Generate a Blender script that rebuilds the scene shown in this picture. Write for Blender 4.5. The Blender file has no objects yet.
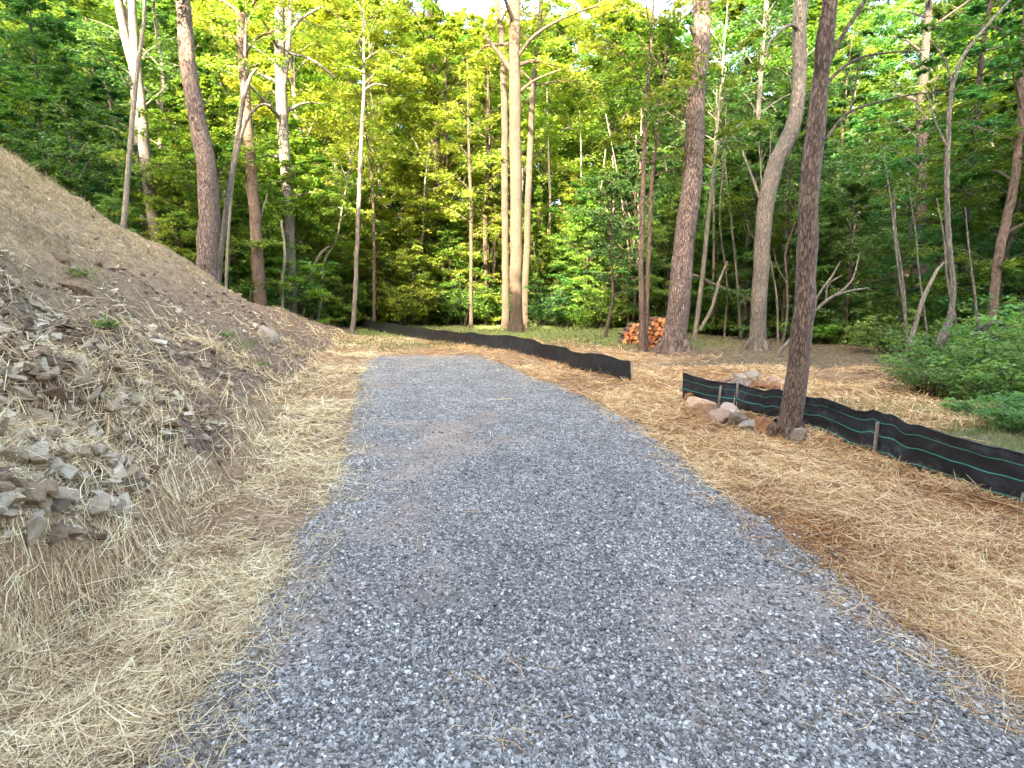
import bpy, bmesh, math, random
import numpy as np
from mathutils import Vector, Matrix, Euler

S = bpy.context.scene
COL = S.collection
RAD = math.radians

# ------------------------------------------------------------------ camera
CAM_H = 1.65
F = 540.0
PITCH = math.atan(94 / F)
cam_d = bpy.data.cameras.new('camera')
cam = bpy.data.objects.new('camera', cam_d)
COL.objects.link(cam)
cam.location = (0, 0, CAM_H)
cam.rotation_euler = (math.pi / 2 - PITCH, 0, 0)
cam_d.sensor_width = 36
cam_d.lens = F / 1024 * 36
cam_d.clip_start = 0.05
cam_d.clip_end = 2000
S.camera = cam

# ------------------------------------------------------------------ sky, sun, exposure
SUN_AZ = (-0.35, -1.0)          # horizontal direction towards the sun (behind the viewer, to the left)
SUN_EL = RAD(27)
wd = bpy.data.worlds.new('World'); S.world = wd
wd.use_nodes = True
nt = wd.node_tree; nt.nodes.clear()
sky = nt.nodes.new('ShaderNodeTexSky'); sky.sky_type = 'NISHITA'
sky.sun_disc = False
sky.sun_elevation = SUN_EL
sky.sun_rotation = math.atan2(SUN_AZ[0], SUN_AZ[1])
sky.air_density = 0.8; sky.dust_density = 4.0; sky.ozone_density = 0.0
bg = nt.nodes.new('ShaderNodeBackground'); bg.inputs[1].default_value = 0.15
wo = nt.nodes.new('ShaderNodeOutputWorld')
nt.links.new(sky.outputs[0], bg.inputs[0]); nt.links.new(bg.outputs[0], wo.inputs[0])

sd = bpy.data.lights.new('sun', 'SUN'); sd.energy = 3.0; sd.angle = RAD(0.6); sd.color = (1.0, 0.90, 0.68)
sun = bpy.data.objects.new('sun', sd); COL.objects.link(sun)
sv = Vector((SUN_AZ[0], SUN_AZ[1], 0)).normalized() * math.cos(SUN_EL) + Vector((0, 0, math.sin(SUN_EL)))
sun.rotation_euler = sv.to_track_quat('Z', 'Y').to_euler()
sun.location = (0, -20, 30)

vs = S.view_settings
vs.view_transform = 'Standard'; vs.look = 'None'; vs.gamma = 1; vs.use_curve_mapping = False
vs.exposure = 3.95
S.render.engine = 'CYCLES'
cy = S.cycles
cy.max_bounces = 6; cy.diffuse_bounces = 4; cy.glossy_bounces = 2; cy.transmission_bounces = 4; cy.transparent_max_bounces = 4
cy.caustics_reflective = False; cy.caustics_refractive = False
cy.use_denoising = True
cy.sample_clamp_indirect = 6

# ------------------------------------------------------------------ helpers
FW = np.array([0, math.cos(PITCH), -math.sin(PITCH)])
UP = np.array([0, math.sin(PITCH), math.cos(PITCH)])
def ray(px, py):
    return FW + (px - 512) / F * np.array([1., 0, 0]) - (py - 384) / F * UP
def gnd(px, py, z=0.0):
    d = ray(px, py); t = (z - CAM_H) / d[2]
    return np.array([0, 0, CAM_H]) + d * t
def atY(px, py, Y):
    d = ray(px, py); return np.array([0, 0, CAM_H]) + d * (Y / d[1])
def pxm(Y):            # pixels per metre at distance Y
    return F / Y

def _hash(ix, iy, seed):
    h = (ix.astype(np.int64) * 374761393 + iy.astype(np.int64) * 668265263 + seed * 1442695041) & 0x7fffffff
    h = ((h ^ (h >> 13)) * 1274126177) & 0x7fffffff
    h = (h ^ (h >> 16)) & 0xffffff
    return h / float(0xffffff)
def vnoise(x, y, s=1.0, seed=0):
    x = np.asarray(x, float) * s; y = np.asarray(y, float) * s
    ix = np.floor(x); iy = np.floor(y); fx = x - ix; fy = y - iy
    fx = fx * fx * (3 - 2 * fx); fy = fy * fy * (3 - 2 * fy)
    a = _hash(ix, iy, seed); b = _hash(ix + 1, iy, seed); c = _hash(ix, iy + 1, seed); d = _hash(ix + 1, iy + 1, seed)
    return (a * (1 - fx) + b * fx) * (1 - fy) + (c * (1 - fx) + d * fx) * fy - 0.5
def sstep(a, b, x):
    t = np.clip((np.asarray(x, float) - a) / (b - a), 0, 1); return t * t * (3 - 2 * t)

# ------------------------------------------------------------------ terrain
toe_px = [(60, 655), (140, 600), (225, 510), (268, 440), (308, 388), (338, 352), (350, 336)]
_tp = np.array([gnd(*p) for p in toe_px])
TOE_Y = np.concatenate([[-6], _tp[:, 1], [30]]); TOE_X = np.concatenate([[_tp[0, 0] + .25], _tp[:, 0], [_tp[-1, 0] - 2]])
rl = [(150, 768), (195, 700), (238, 645), (264, 600), (300, 550), (328, 500), (347, 440), (356, 400), (362, 372), (372, 359)]
rr = [(1024, 708), (955, 660), (885, 610), (800, 550), (740, 508), (690, 465), (640, 425), (600, 403), (560, 388), (520, 372), (486, 359)]
_l = np.array([gnd(*p) for p in rl]); _r = np.array([gnd(*p) for p in rr])
RL_Y = np.concatenate([[-6], _l[:, 1], [30]]); RL_X = np.concatenate([[_l[0, 0] + .3], _l[:, 0], [_l[-1, 0]]])
RR_Y = np.concatenate([[-6, 1.6], _r[:, 1], [30]]); RR_X = np.concatenate([[_r[0, 0] + .1, _r[0, 0] + .02], _r[:, 0], [_r[-1, 0]]])
ROAD_END = gnd(430, 356)[1]
fr_base = [(682, 403), (700, 406), (735, 413), (790, 427), (835, 443), (877, 459), (930, 476), (975, 490), (1024, 507), (1090, 528), (1180, 560)]
fm_base = [(300, 318), (318, 321), (345, 326), (375, 332), (420, 339), (465, 345), (500, 351), (535, 358), (558, 362), (580, 371), (605, 378), (631, 384)]
_f = np.array([gnd(*p) for p in fr_base][::-1])
FR_Y, FR_X = _f[:, 1], _f[:, 0]

def xtoe(Y): return np.interp(Y, TOE_Y, TOE_X)
def edgeY(X):
    return np.interp(X, [-40, -20, -10, -6, 0, 4, 8, 11, 14, 18, 30], [14, 14, 17, 24, 27, 24, 19.5, 15, 11, 8.5, 6])

def Hbank(x, y):
    d = xtoe(y) - x + .25 * vnoise(x, y, .8, 3) + .12 * vnoise(x, y, 2.7, 4)
    ledge = (.34 + .5 * vnoise(x, y, 1.3, 5)) * sstep(0, .28, d) * sstep(9, 3.2, y)
    A = .70 * np.maximum(d, 0) - .05 * sstep(0, 1, d) + ledge
    cap = np.interp(y, [-10, 11.3, 12.4, 13.7, 16.7, 19, 23, 40], [9, 6.1, 3.0, 1.3, .90, .35, 0, 0])
    k = .25
    h = np.clip(.5 + .5 * (cap - A) / k, 0, 1)
    z = cap * (1 - h) + A * h - k * h * (1 - h)
    return np.where(d > 0, np.maximum(z, 0), 0), d
def H(x, y):
    x = np.asarray(x, float); y = np.asarray(y, float)
    zb, d = Hbank(x, y)
    on = sstep(0, .25, d) * (zb > 0.01)
    rough = 1 + 1.5 * sstep(2.6, .3, d) * sstep(12, 5, y)
    lump = (.16 * vnoise(x, y, 2.1, 11) + .10 * vnoise(x, y, 5.5, 12) * rough + .045 * vnoise(x, y, 12, 13) * rough) * on
    rx0 = np.interp(y, RL_Y, RL_X); rx1 = np.interp(y, RR_Y, RR_X)
    off = np.maximum(rx0 - x, x - rx1)
    s = sstep(.0, .5, off)
    base = s * (.08 * vnoise(x, y, .9, 21) + .07 * vnoise(x, y, 3.1, 22) + .05 * vnoise(x, y, 8, 23) + .03)
    base = base + (1 - s) * .035 * vnoise(x, y, .7, 24)
    base = base + .6 * sstep(16, 40, y) * vnoise(x, y, .13, 25)
    hill = .34 * np.maximum(y - 40, 0) ; hill = 26 * (1 - np.exp(-hill / 26))
    left = .25 * np.maximum(-x - 22, 0) * sstep(18, 30, y)
    return zb + lump + base + hill + 20 * (1 - np.exp(-left / 20))

# ------------------------------------------------------------------ mesh building
class MB:
    def __init__(self): self.v = []; self.q = []; self.t = []; self.a = []; self.m = []; self.n = 0
    def add(self, v, q, a=None, m=0):
        v = np.asarray(v, float).reshape(-1, 3); q = np.asarray(q, int)
        self.v.append(v)
        if q.shape[1] == 4: self.q.append((q + self.n, m))
        else: self.t.append((q + self.n, m))
        self.a.append(np.full(len(v), .5) if a is None else np.broadcast_to(a, (len(v),)).astype(float))
        self.n += len(v)
    def mesh(self, name, mats=None, smooth=False):
        me = bpy.data.meshes.new(name)
        v = np.concatenate(self.v)
        groups = self.q + self.t
        loops = np.concatenate([g.ravel() for g, _ in groups])
        tot = np.concatenate([np.full(len(g), g.shape[1]) for g, _ in groups])
        mi = np.concatenate([np.full(len(g), m) for g, m in groups])
        st = np.concatenate([[0], np.cumsum(tot)[:-1]])
        me.vertices.add(len(v)); me.vertices.foreach_set('co', v.ravel())
        me.loops.add(len(loops)); me.loops.foreach_set('vertex_index', loops.astype(np.int32))
        me.polygons.add(len(tot)); me.polygons.foreach_set('loop_start', st.astype(np.int32))
        me.polygons.foreach_set('material_index', mi.astype(np.int32))
        me.polygons.foreach_set('use_smooth', np.full(len(tot), smooth))
        at = me.attributes.new('rnd', 'FLOAT', 'POINT'); at.data.foreach_set('value', np.concatenate(self.a))
        for m in (mats or []): me.materials.append(m)
        me.update(); me.validate()
        return me

def link(name, me, parent=None, loc=(0, 0, 0)):
    o = bpy.data.objects.new(name, me); COL.objects.link(o); o.location = loc
    if parent: o.parent = parent
    return o
def tag(o, label=None, cat=None, group=None, kind=None):
    if label: o['label'] = label
    if cat: o['category'] = cat
    if group: o['group'] = group
    if kind: o['kind'] = kind
    return o
def empty(name, loc, rz=0):
    o = bpy.data.objects.new(name, None); COL.objects.link(o); o.location = loc; o.rotation_euler = (0, 0, rz)
    o.empty_display_size = .3
    return o
def tube(mb, pts, rad, n=8, a=.5, m=0, rough=0, rng=None, cap=True):
    pts = np.asarray(pts, float); rad = np.asarray(rad, float); k = len(pts)
    tan = np.gradient(pts, axis=0); tan /= np.linalg.norm(tan, axis=1)[:, None] + 1e-9
    ref = np.array([0, 1., 0]) if abs(tan[0][1]) < .8 else np.array([1., 0, 0])
    u = np.cross(tan, ref); u /= np.linalg.norm(u, axis=1)[:, None] + 1e-9
    w = np.cross(tan, u)
    th = np.arange(n) * 2 * math.pi / n
    rr_ = rad[:, None] * np.ones(n)
    if rough and rng is not None: rr_ = rr_ * (1 + rough * rng.normal(size=(k, n)))
    v = pts[:, None] + rr_[..., None] * (np.cos(th)[None, :, None] * u[:, None] + np.sin(th)[None, :, None] * w[:, None])
    i = np.arange(k - 1)[:, None] * n; j = np.arange(n)[None]; j2 = (j + 1) % n
    q = np.stack([i + j, i + j2, i + n + j2, i + n + j], -1).reshape(-1, 4)
    mb.add(v.reshape(-1, 3), q, a, m)
def smooth_path(P, n):
    P = np.asarray(P, float); k = len(P)
    if k < 3:
        t = np.linspace(0, 1, n)[:, None]; return P[0] * (1 - t) + P[-1] * t
    s = np.concatenate([[0], np.cumsum(np.linalg.norm(np.diff(P, axis=0)[:, :3], axis=1))]); s /= s[-1]
    tt = np.linspace(0, 1, n); out = np.zeros((n, P.shape[1]))
    m = np.zeros_like(P)
    m[1:-1] = (P[2:] - P[:-2]) / (s[2:] - s[:-2])[:, None]
    m[0] = (P[1] - P[0]) / (s[1] - s[0]); m[-1] = (P[-1] - P[-2]) / (s[-1] - s[-2])
    idx = np.clip(np.searchsorted(s, tt, 'right') - 1, 0, k - 2)
    h = s[idx + 1] - s[idx]; t = (tt - s[idx]) / h
    t = t[:, None]; h = h[:, None]
    out = (2*t**3 - 3*t**2 + 1) * P[idx] + (t**3 - 2*t**2 + t) * h * m[idx] + (-2*t**3 + 3*t**2) * P[idx+1] + (t**3 - t**2) * h * m[idx+1]
    return out

def leaf_quads(mb, c, size, rng, up=.8, a=None, aspect=.55, m=0):
    """diamond leaves, folded slightly; c (N,3)"""
    N = len(c)
    th = rng.uniform(0, 2 * math.pi, N)
    nrm = rng.normal(size=(N, 3)) * (1 - up) + np.array([0, 0, up]); nrm /= np.linalg.norm(nrm, axis=1)[:, None]
    d = np.stack([np.cos(th), np.sin(th), -.25 + .3 * rng.normal(size=N)], 1)
    d -= (d * nrm).sum(1)[:, None] * nrm; d /= np.linalg.norm(d, axis=1)[:, None]
    s = np.cross(nrm, d)
    L = (size * rng.uniform(.6, 1.3, N))[:, None]
    W = L * aspect
    p0 = c; p2 = c + d * L; mid = c + d * L * .45
    p1 = mid + s * W * .5 - nrm * L * .06; p3 = mid - s * W * .5 - nrm * L * .06
    v = np.stack([p0, p1, p2, p3], 1).reshape(-1, 3)
    q = np.arange(4 * N).reshape(N, 4)
    if a is None: a = rng.uniform(0, 1, N)
    mb.add(v, q, np.repeat(a, 4), m)

# ------------------------------------------------------------------ materials
def mat(name):
    m = bpy.data.materials.new(name); m.use_nodes = True
    n = m.node_tree.nodes; n.clear()
    out = n.new('ShaderNodeOutputMaterial')
    return m, n, m.node_tree.links, out
def ramp(n, stops):
    r = n.new('ShaderNodeValToRGB'); el = r.color_ramp.elements
    while len(el) < len(stops): el.new(.5)
    for e, (p, c) in zip(el, stops): e.position = p; e.color = (*c, 1)
    return r
def noise(n, l, scale, detail=4, vec=None, rough=.6, dist=0):
    t = n.new('ShaderNodeTexNoise'); t.inputs['Scale'].default_value = scale; t.inputs['Detail'].default_value = detail
    t.inputs['Roughness'].default_value = rough; t.inputs['Distortion'].default_value = dist
    if vec: l.new(vec, t.inputs['Vector'])
    return t
def mixc(n, l, f, a, b, mode='MIX'):
    m = n.new('ShaderNodeMix'); m.data_type = 'RGBA'; m.blend_type = mode
    for sock, val in ((m.inputs[0], f), (m.inputs[6], a), (m.inputs[7], b)):
        if isinstance(val, (int, float)): sock.default_value = val
        elif isinstance(val, tuple): sock.default_value = (*val, 1)
        else: l.new(val, sock)
    return m.outputs[2]

def leaf_mat(name, dark, mid, light, trans=.45, objvar=.3):
    m, n, l, out = mat(name)
    at = n.new('ShaderNodeAttribute'); at.attribute_name = 'rnd'
    oi = n.new('ShaderNodeObjectInfo')
    r = ramp(n, [(0, dark), (.5, mid), (1, light)])
    l.new(at.outputs['Fac'], r.inputs[0])
    hs = n.new('ShaderNodeHueSaturation')
    mr = n.new('ShaderNodeMapRange'); mr.inputs[3].default_value = .5 - .035; mr.inputs[4].default_value = .5 + .03
    l.new(oi.outputs['Random'], mr.inputs[0]); l.new(mr.outputs[0], hs.inputs['Hue'])
    m2 = n.new('ShaderNodeMath'); m2.operation = 'MULTIPLY'; m2.inputs[1].default_value = 7.31; l.new(oi.outputs['Random'], m2.inputs[0])
    m3 = n.new('ShaderNodeMath'); m3.operation = 'FRACT'; l.new(m2.outputs[0], m3.inputs[0])
    mv = n.new('ShaderNodeMapRange'); mv.inputs[3].default_value = 1 - objvar; mv.inputs[4].default_value = 1 + objvar
    l.new(m3.outputs[0], mv.inputs[0]); l.new(mv.outputs[0], hs.inputs['Value'])
    l.new(r.outputs[0], hs.inputs['Color'])
    d = n.new('ShaderNodeBsdfPrincipled'); d.inputs['Roughness'].default_value = .55
    d.inputs['Specular IOR Level'].default_value = .3
    l.new(hs.outputs[0], d.inputs['Base Color'])
    t = n.new('ShaderNodeBsdfTranslucent')
    tc = mixc(n, l, 1.0, hs.outputs[0], (1.5, 1.35, .5), 'MULTIPLY')
    l.new(tc, t.inputs['Color'])
    mx = n.new('ShaderNodeMixShader'); mx.inputs[0].default_value = trans
    l.new(d.outputs[0], mx.inputs[1]); l.new(t.outputs[0], mx.inputs[2]); l.new(mx.outputs[0], out.inputs['Surface'])
    return m

M = {}
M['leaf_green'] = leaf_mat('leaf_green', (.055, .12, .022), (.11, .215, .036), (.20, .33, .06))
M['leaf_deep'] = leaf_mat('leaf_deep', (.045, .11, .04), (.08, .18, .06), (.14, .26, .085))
M['leaf_sunlit_yellow'] = leaf_mat('leaf_sunlit_yellow', (.11, .20, .03), (.22, .31, .05), (.38, .44, .10))  # yellower, brighter leaf tone: sunlight put into the colour
M['leaf_bush'] = leaf_mat('leaf_bush', (.07, .15, .04), (.13, .26, .065), (.24, .39, .12))
M['leaf_fern'] = leaf_mat('leaf_fern', (.09, .18, .03), (.15, .28, .045), (.25, .38, .07))
M['leaf_rust'] = leaf_mat('leaf_rust', (.14, .07, .03), (.24, .12, .04), (.34, .2, .07))

def bark_mat(name, c0, c1, c2, scale=1.0, plate=0.6, obj=True):
    m, n, l, out = mat(name)
    tc = n.new('ShaderNodeTexCoord')
    mp = n.new('ShaderNodeMapping'); mp.inputs['Scale'].default_value = (scale * 1.6, scale * 1.6, scale * .42)
    l.new(tc.outputs['Object'], mp.inputs[0])
    a = noise(n, l, 14, 6, mp.outputs[0], .65, .3)
    vo = n.new('ShaderNodeTexVoronoi'); vo.inputs['Scale'].default_value = 16; vo.feature = 'DISTANCE_TO_EDGE'
    wm = n.new('ShaderNodeMix'); wm.data_type = 'VECTOR'; wm.inputs[0].default_value = .12
    l.new(mp.outputs[0], wm.inputs[4]); l.new(a.outputs['Color'], wm.inputs[5]); l.new(wm.outputs[1], vo.inputs['Vector'])
    r = ramp(n, [(.28, c0), (.5, c1), (.72, c2)]); l.new(a.outputs['Fac'], r.inputs[0])
    vr = ramp(n, [(0, (1 - plate,) * 3), (.14, (1, 1, 1))]); l.new(vo.outputs['Distance'], vr.inputs[0])
    c = mixc(n, l, 1.0, r.outputs[0], vr.outputs[0], 'MULTIPLY')
    big = noise(n, l, 1.3, 3, tc.outputs['Object'])
    br = ramp(n, [(.35, (.75, .72, .7)), (.65, (1.2, 1.15, 1.08))]); l.new(big.outputs['Fac'], br.inputs[0])
    c = mixc(n, l, 1.0, c, br.outputs[0], 'MULTIPLY')
    p = n.new('ShaderNodeBsdfPrincipled'); p.inputs['Roughness'].default_value = .9
    l.new(c, p.inputs['Base Color'])
    b = n.new('ShaderNodeBump'); b.inputs['Strength'].default_value = 1; b.inputs['Distance'].default_value = .05
    l.new(vr.outputs[0], b.inputs['Height'])
    b2 = n.new('ShaderNodeBump'); b2.inputs['Strength'].default_value = .5; b2.inputs['Distance'].default_value = .02
    l.new(a.outputs['Fac'], b2.inputs['Height']); l.new(b.outputs[0], b2.inputs['Normal'])
    l.new(b2.outputs[0], p.inputs['Normal']); l.new(p.outputs[0], out.inputs['Surface'])
    return m
M['bark_pine'] = bark_mat('bark_pine', (.12, .08, .06), (.25, .18, .142), (.39, .30, .25), 1.15, .5)
M['bark_grey'] = bark_mat('bark_grey', (.13, .11, .085), (.24, .205, .165), (.36, .32, .26), 1.3, .3)
M['bark_brown'] = bark_mat('bark_brown', (.12, .075, .05), (.225, .15, .105), (.34, .245, .18), 1.7, .3)
M['bark_pale'] = bark_mat('bark_pale', (.19, .16, .115), (.31, .27, .20), (.42, .37, .29), 1.6, .2)
M['bark_mid'] = bark_mat('bark_mid', (.065, .045, .03), (.125, .088, .058), (.18, .135, .092), 1.5, .35)
M['bark_dark'] = bark_mat('bark_dark', (.05, .038, .03), (.09, .07, .055), (.15, .12, .095), 1.6, .3)

def strand_mat(name, stops, trans=.2, rough=.6):
    m, n, l, out = mat(name)
    at = n.new('ShaderNodeAttribute'); at.attribute_name = 'rnd'
    r = ramp(n, stops); l.new(at.outputs['Fac'], r.inputs[0])
    p = n.new('ShaderNodeBsdfPrincipled'); p.inputs['Roughness'].default_value = rough; p.inputs['Specular IOR Level'].default_value = .3
    l.new(r.outputs[0], p.inputs['Base Color'])
    t = n.new('ShaderNodeBsdfTranslucent'); l.new(r.outputs[0], t.inputs['Color'])
    mx = n.new('ShaderNodeMixShader'); mx.inputs[0].default_value = trans
    l.new(p.outputs[0], mx.inputs[1]); l.new(t.outputs[0], mx.inputs[2]); l.new(mx.outputs[0], out.inputs['Surface'])
    return m
M['straw'] = strand_mat('straw', [(0, (.11, .07, .04)), (.25, (.35, .235, .11)), (.6, (.70, .545, .29)), (1, (.95, .84, .54))])
M['straw_gold'] = strand_mat('straw_gold', [(0, (.12, .055, .025)), (.3, (.38, .19, .07)), (.65, (.63, .40, .17)), (1, (.88, .70, .39))])
M['dry_grass'] = strand_mat('dry_grass', [(0, (.15, .10, .055)), (.5, (.34, .27, .13)), (1, (.52, .49, .20))])
M['grass'] = strand_mat('grass', [(0, (.07, .11, .03)), (.5, (.13, .19, .05)), (1, (.30, .30, .11))], .3)

def stone_mat(name, stops, bump=.4, scale=9, usernd=True, streak=0):
    m, n, l, out = mat(name)
    at = n.new('ShaderNodeAttribute'); at.attribute_name = 'rnd'
    tc = n.new('ShaderNodeTexCoord'); oi = n.new('ShaderNodeObjectInfo')
    a = noise(n, l, scale, 6, tc.outputs['Object'], .7)
    add = n.new('ShaderNodeMath'); add.operation = 'ADD'
    if usernd: l.new(at.outputs['Fac'], add.inputs[0])
    else: l.new(oi.outputs['Random'], add.inputs[0])
    sc_ = n.new('ShaderNodeMath'); sc_.operation = 'MULTIPLY_ADD'; sc_.inputs[1].default_value = .9; sc_.inputs[2].default_value = -.45
    l.new(a.outputs['Fac'], sc_.inputs[0]); l.new(sc_.outputs[0], add.inputs[1])
    r = ramp(n, stops); l.new(add.outputs[0], r.inputs[0])
    p = n.new('ShaderNodeBsdfPrincipled'); p.inputs['Roughness'].default_value = .85
    l.new(r.outputs[0], p.inputs['Base Color'])
    b = n.new('ShaderNodeBump'); b.inputs['Strength'].default_value = bump; b.inputs['Distance'].default_value = .02 if usernd else .05
    l.new(a.outputs['Fac'], b.inputs['Height']); l.new(b.outputs[0], p.inputs['Normal']); l.new(p.outputs[0], out.inputs['Surface'])
    return m
M['gravel'] = stone_mat('gravel_stone', [(0, (.08, .072, .06)), (.45, (.225, .208, .180)), (.8, (.415, .388, .338)), (1, (.70, .66, .585))], .2, 40)
M['bank_stone'] = stone_mat('bank_stone', [(0, (.09, .058, .033)), (.35, (.21, .145, .085)), (.7, (.36, .275, .175)), (1, (.52, .44, .31))], .5, 14)
M['bank_stone_obj'] = stone_mat('bank_stone_single', [(0, (.13, .075, .036)), (.3, (.25, .175, .10)), (.65, (.36, .28, .18)), (1, (.50, .43, .31))], .6, 6, False)
M['rock_orange'] = stone_mat('rock_orange', [(0, (.13, .055, .02)), (.4, (.36, .17, .07)), (.75, (.48, .28, .14)), (1, (.58, .43, .28))], .9, 11, False)
M['rock_grey'] = stone_mat('rock_grey', [(0, (.12, .085, .055)), (.4, (.25, .19, .13)), (.75, (.35, .28, .20)), (1, (.48, .41, .31))], .9, 13, False)
M['rock_pink'] = stone_mat('rock_pink', [(0, (.15, .08, .045)), (.5, (.33, .20, .12)), (1, (.52, .38, .27))], .9, 13, False)

# ground
def ground_mat():
    m, n, l, out = mat('ground')
    tc = n.new('ShaderNodeTexCoord'); P = tc.outputs['Object']
    def A(name):
        a = n.new('ShaderNodeAttribute'); a.attribute_name = name; return a.outputs['Fac']
    # straw mat: stretched noises in several headings
    fine = None
    for i, (ang, sc) in enumerate(((.3, 1), (1.3, 1.1), (2.4, .9))):
        mp = n.new('ShaderNodeMapping'); mp.inputs['Rotation'].default_value = (0, 0, ang); mp.inputs['Scale'].default_value = (9 * sc, 90 * sc, 20)
        l.new(P, mp.inputs[0]); q = noise(n, l, 1.0, 3, mp.outputs[0], .6, .6)
        if fine is None: fine = q.outputs['Fac']
        else:
            mm = n.new('ShaderNodeMath'); mm.operation = 'MAXIMUM'; l.new(fine, mm.inputs[0]); l.new(q.outputs['Fac'], mm.inputs[1]); fine = mm.outputs[0]
    rs = ramp(n, [(.42, (.10, .06, .035)), (.56, (.30, .20, .115)), (.74, (.62, .49, .30))]); l.new(fine, rs.inputs[0])
    big = noise(n, l, 1.1, 5, P, .6)
    rb = ramp(n, [(.35, (.72, .56, .42)), (.62, (1.1, 1.08, 1.05))]); l.new(big.outputs['Fac'], rb.inputs[0])
    straw = mixc(n, l, .8, rs.outputs[0], rb.outputs[0], 'MULTIPLY')
    gold = mixc(n, l, A('gold'), (1, 1, 1), (1.0, .74, .52))
    straw = mixc(n, l, 1.0, straw, gold, 'MULTIPLY')
    # dirt and chips on the bank
    c1 = noise(n, l, 26, 6, P, .7)
    rd = ramp(n, [(.34, (.045, .028, .018)), (.5, (.17, .115, .075)), (.68, (.34, .255, .175))]); l.new(c1.outputs['Fac'], rd.inputs[0])
    c2 = noise(n, l, 11, 9, P, .8)
    rdg = ramp(n, [(.36, (.10, .065, .038)), (.5, (.23, .165, .095)), (.64, (.38, .30, .17))]); l.new(c2.outputs['Fac'], rdg.inputs[0])
    bank = mixc(n, l, A('dry'), rd.outputs[0], rdg.outputs[0])
    # forest floor and grass
    c3 = noise(n, l, 9, 8, P, .75)
    rf = ramp(n, [(.3, (.045, .032, .018)), (.5, (.13, .095, .055)), (.7, (.27, .205, .12))]); l.new(c3.outputs['Fac'], rf.inputs[0])
    c4 = noise(n, l, 18, 7, P, .75)
    rg = ramp(n, [(.3, (.07, .10, .025)), (.5, (.17, .22, .06)), (.7, (.34, .33, .13))]); l.new(c4.outputs['Fac'], rg.inputs[0])
    c = mixc(n, l, A('grassy'), rf.outputs[0], rg.outputs[0])
    c = mixc(n, l, A('bank'), c, bank)
    # straw factor broken by noise
    fa = n.new('ShaderNodeMath'); fa.operation = 'MULTIPLY_ADD'; fa.inputs[1].default_value = 1.2; fa.inputs[2].default_value = -.6
    nz = noise(n, l, 3.5, 6, P, .7); l.new(nz.outputs['Fac'], fa.inputs[0])
    fb = n.new('ShaderNodeMath'); fb.operation = 'ADD'; l.new(A('straw'), fb.inputs[0]); l.new(fa.outputs[0], fb.inputs[1])
    fr = ramp(n, [(.35, (0, 0, 0)), (.6, (1, 1, 1))]); l.new(fb.outputs[0], fr.inputs[0])
    c = mixc(n, l, fr.outputs[0], c, straw)
    p = n.new('ShaderNodeBsdfPrincipled'); p.inputs['Roughness'].default_value = .95; p.inputs['Specular IOR Level'].default_value = .2
    l.new(c, p.inputs['Base Color'])
    b = n.new('ShaderNodeBump'); b.inputs['Strength'].default_value = .7; b.inputs['Distance'].default_value = .03
    l.new(c1.outputs['Fac'], b.inputs['Height'])
    b2 = n.new('ShaderNodeBump'); b2.inputs['Strength'].default_value = .8; b2.inputs['Distance'].default_value = .02
    l.new(fine, b2.inputs['Height']); l.new(b.outputs[0], b2.inputs['Normal'])
    l.new(b2.outputs[0], p.inputs['Normal']); l.new(p.outputs[0], out.inputs['Surface'])
    return m
M['ground'] = ground_mat()

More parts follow.
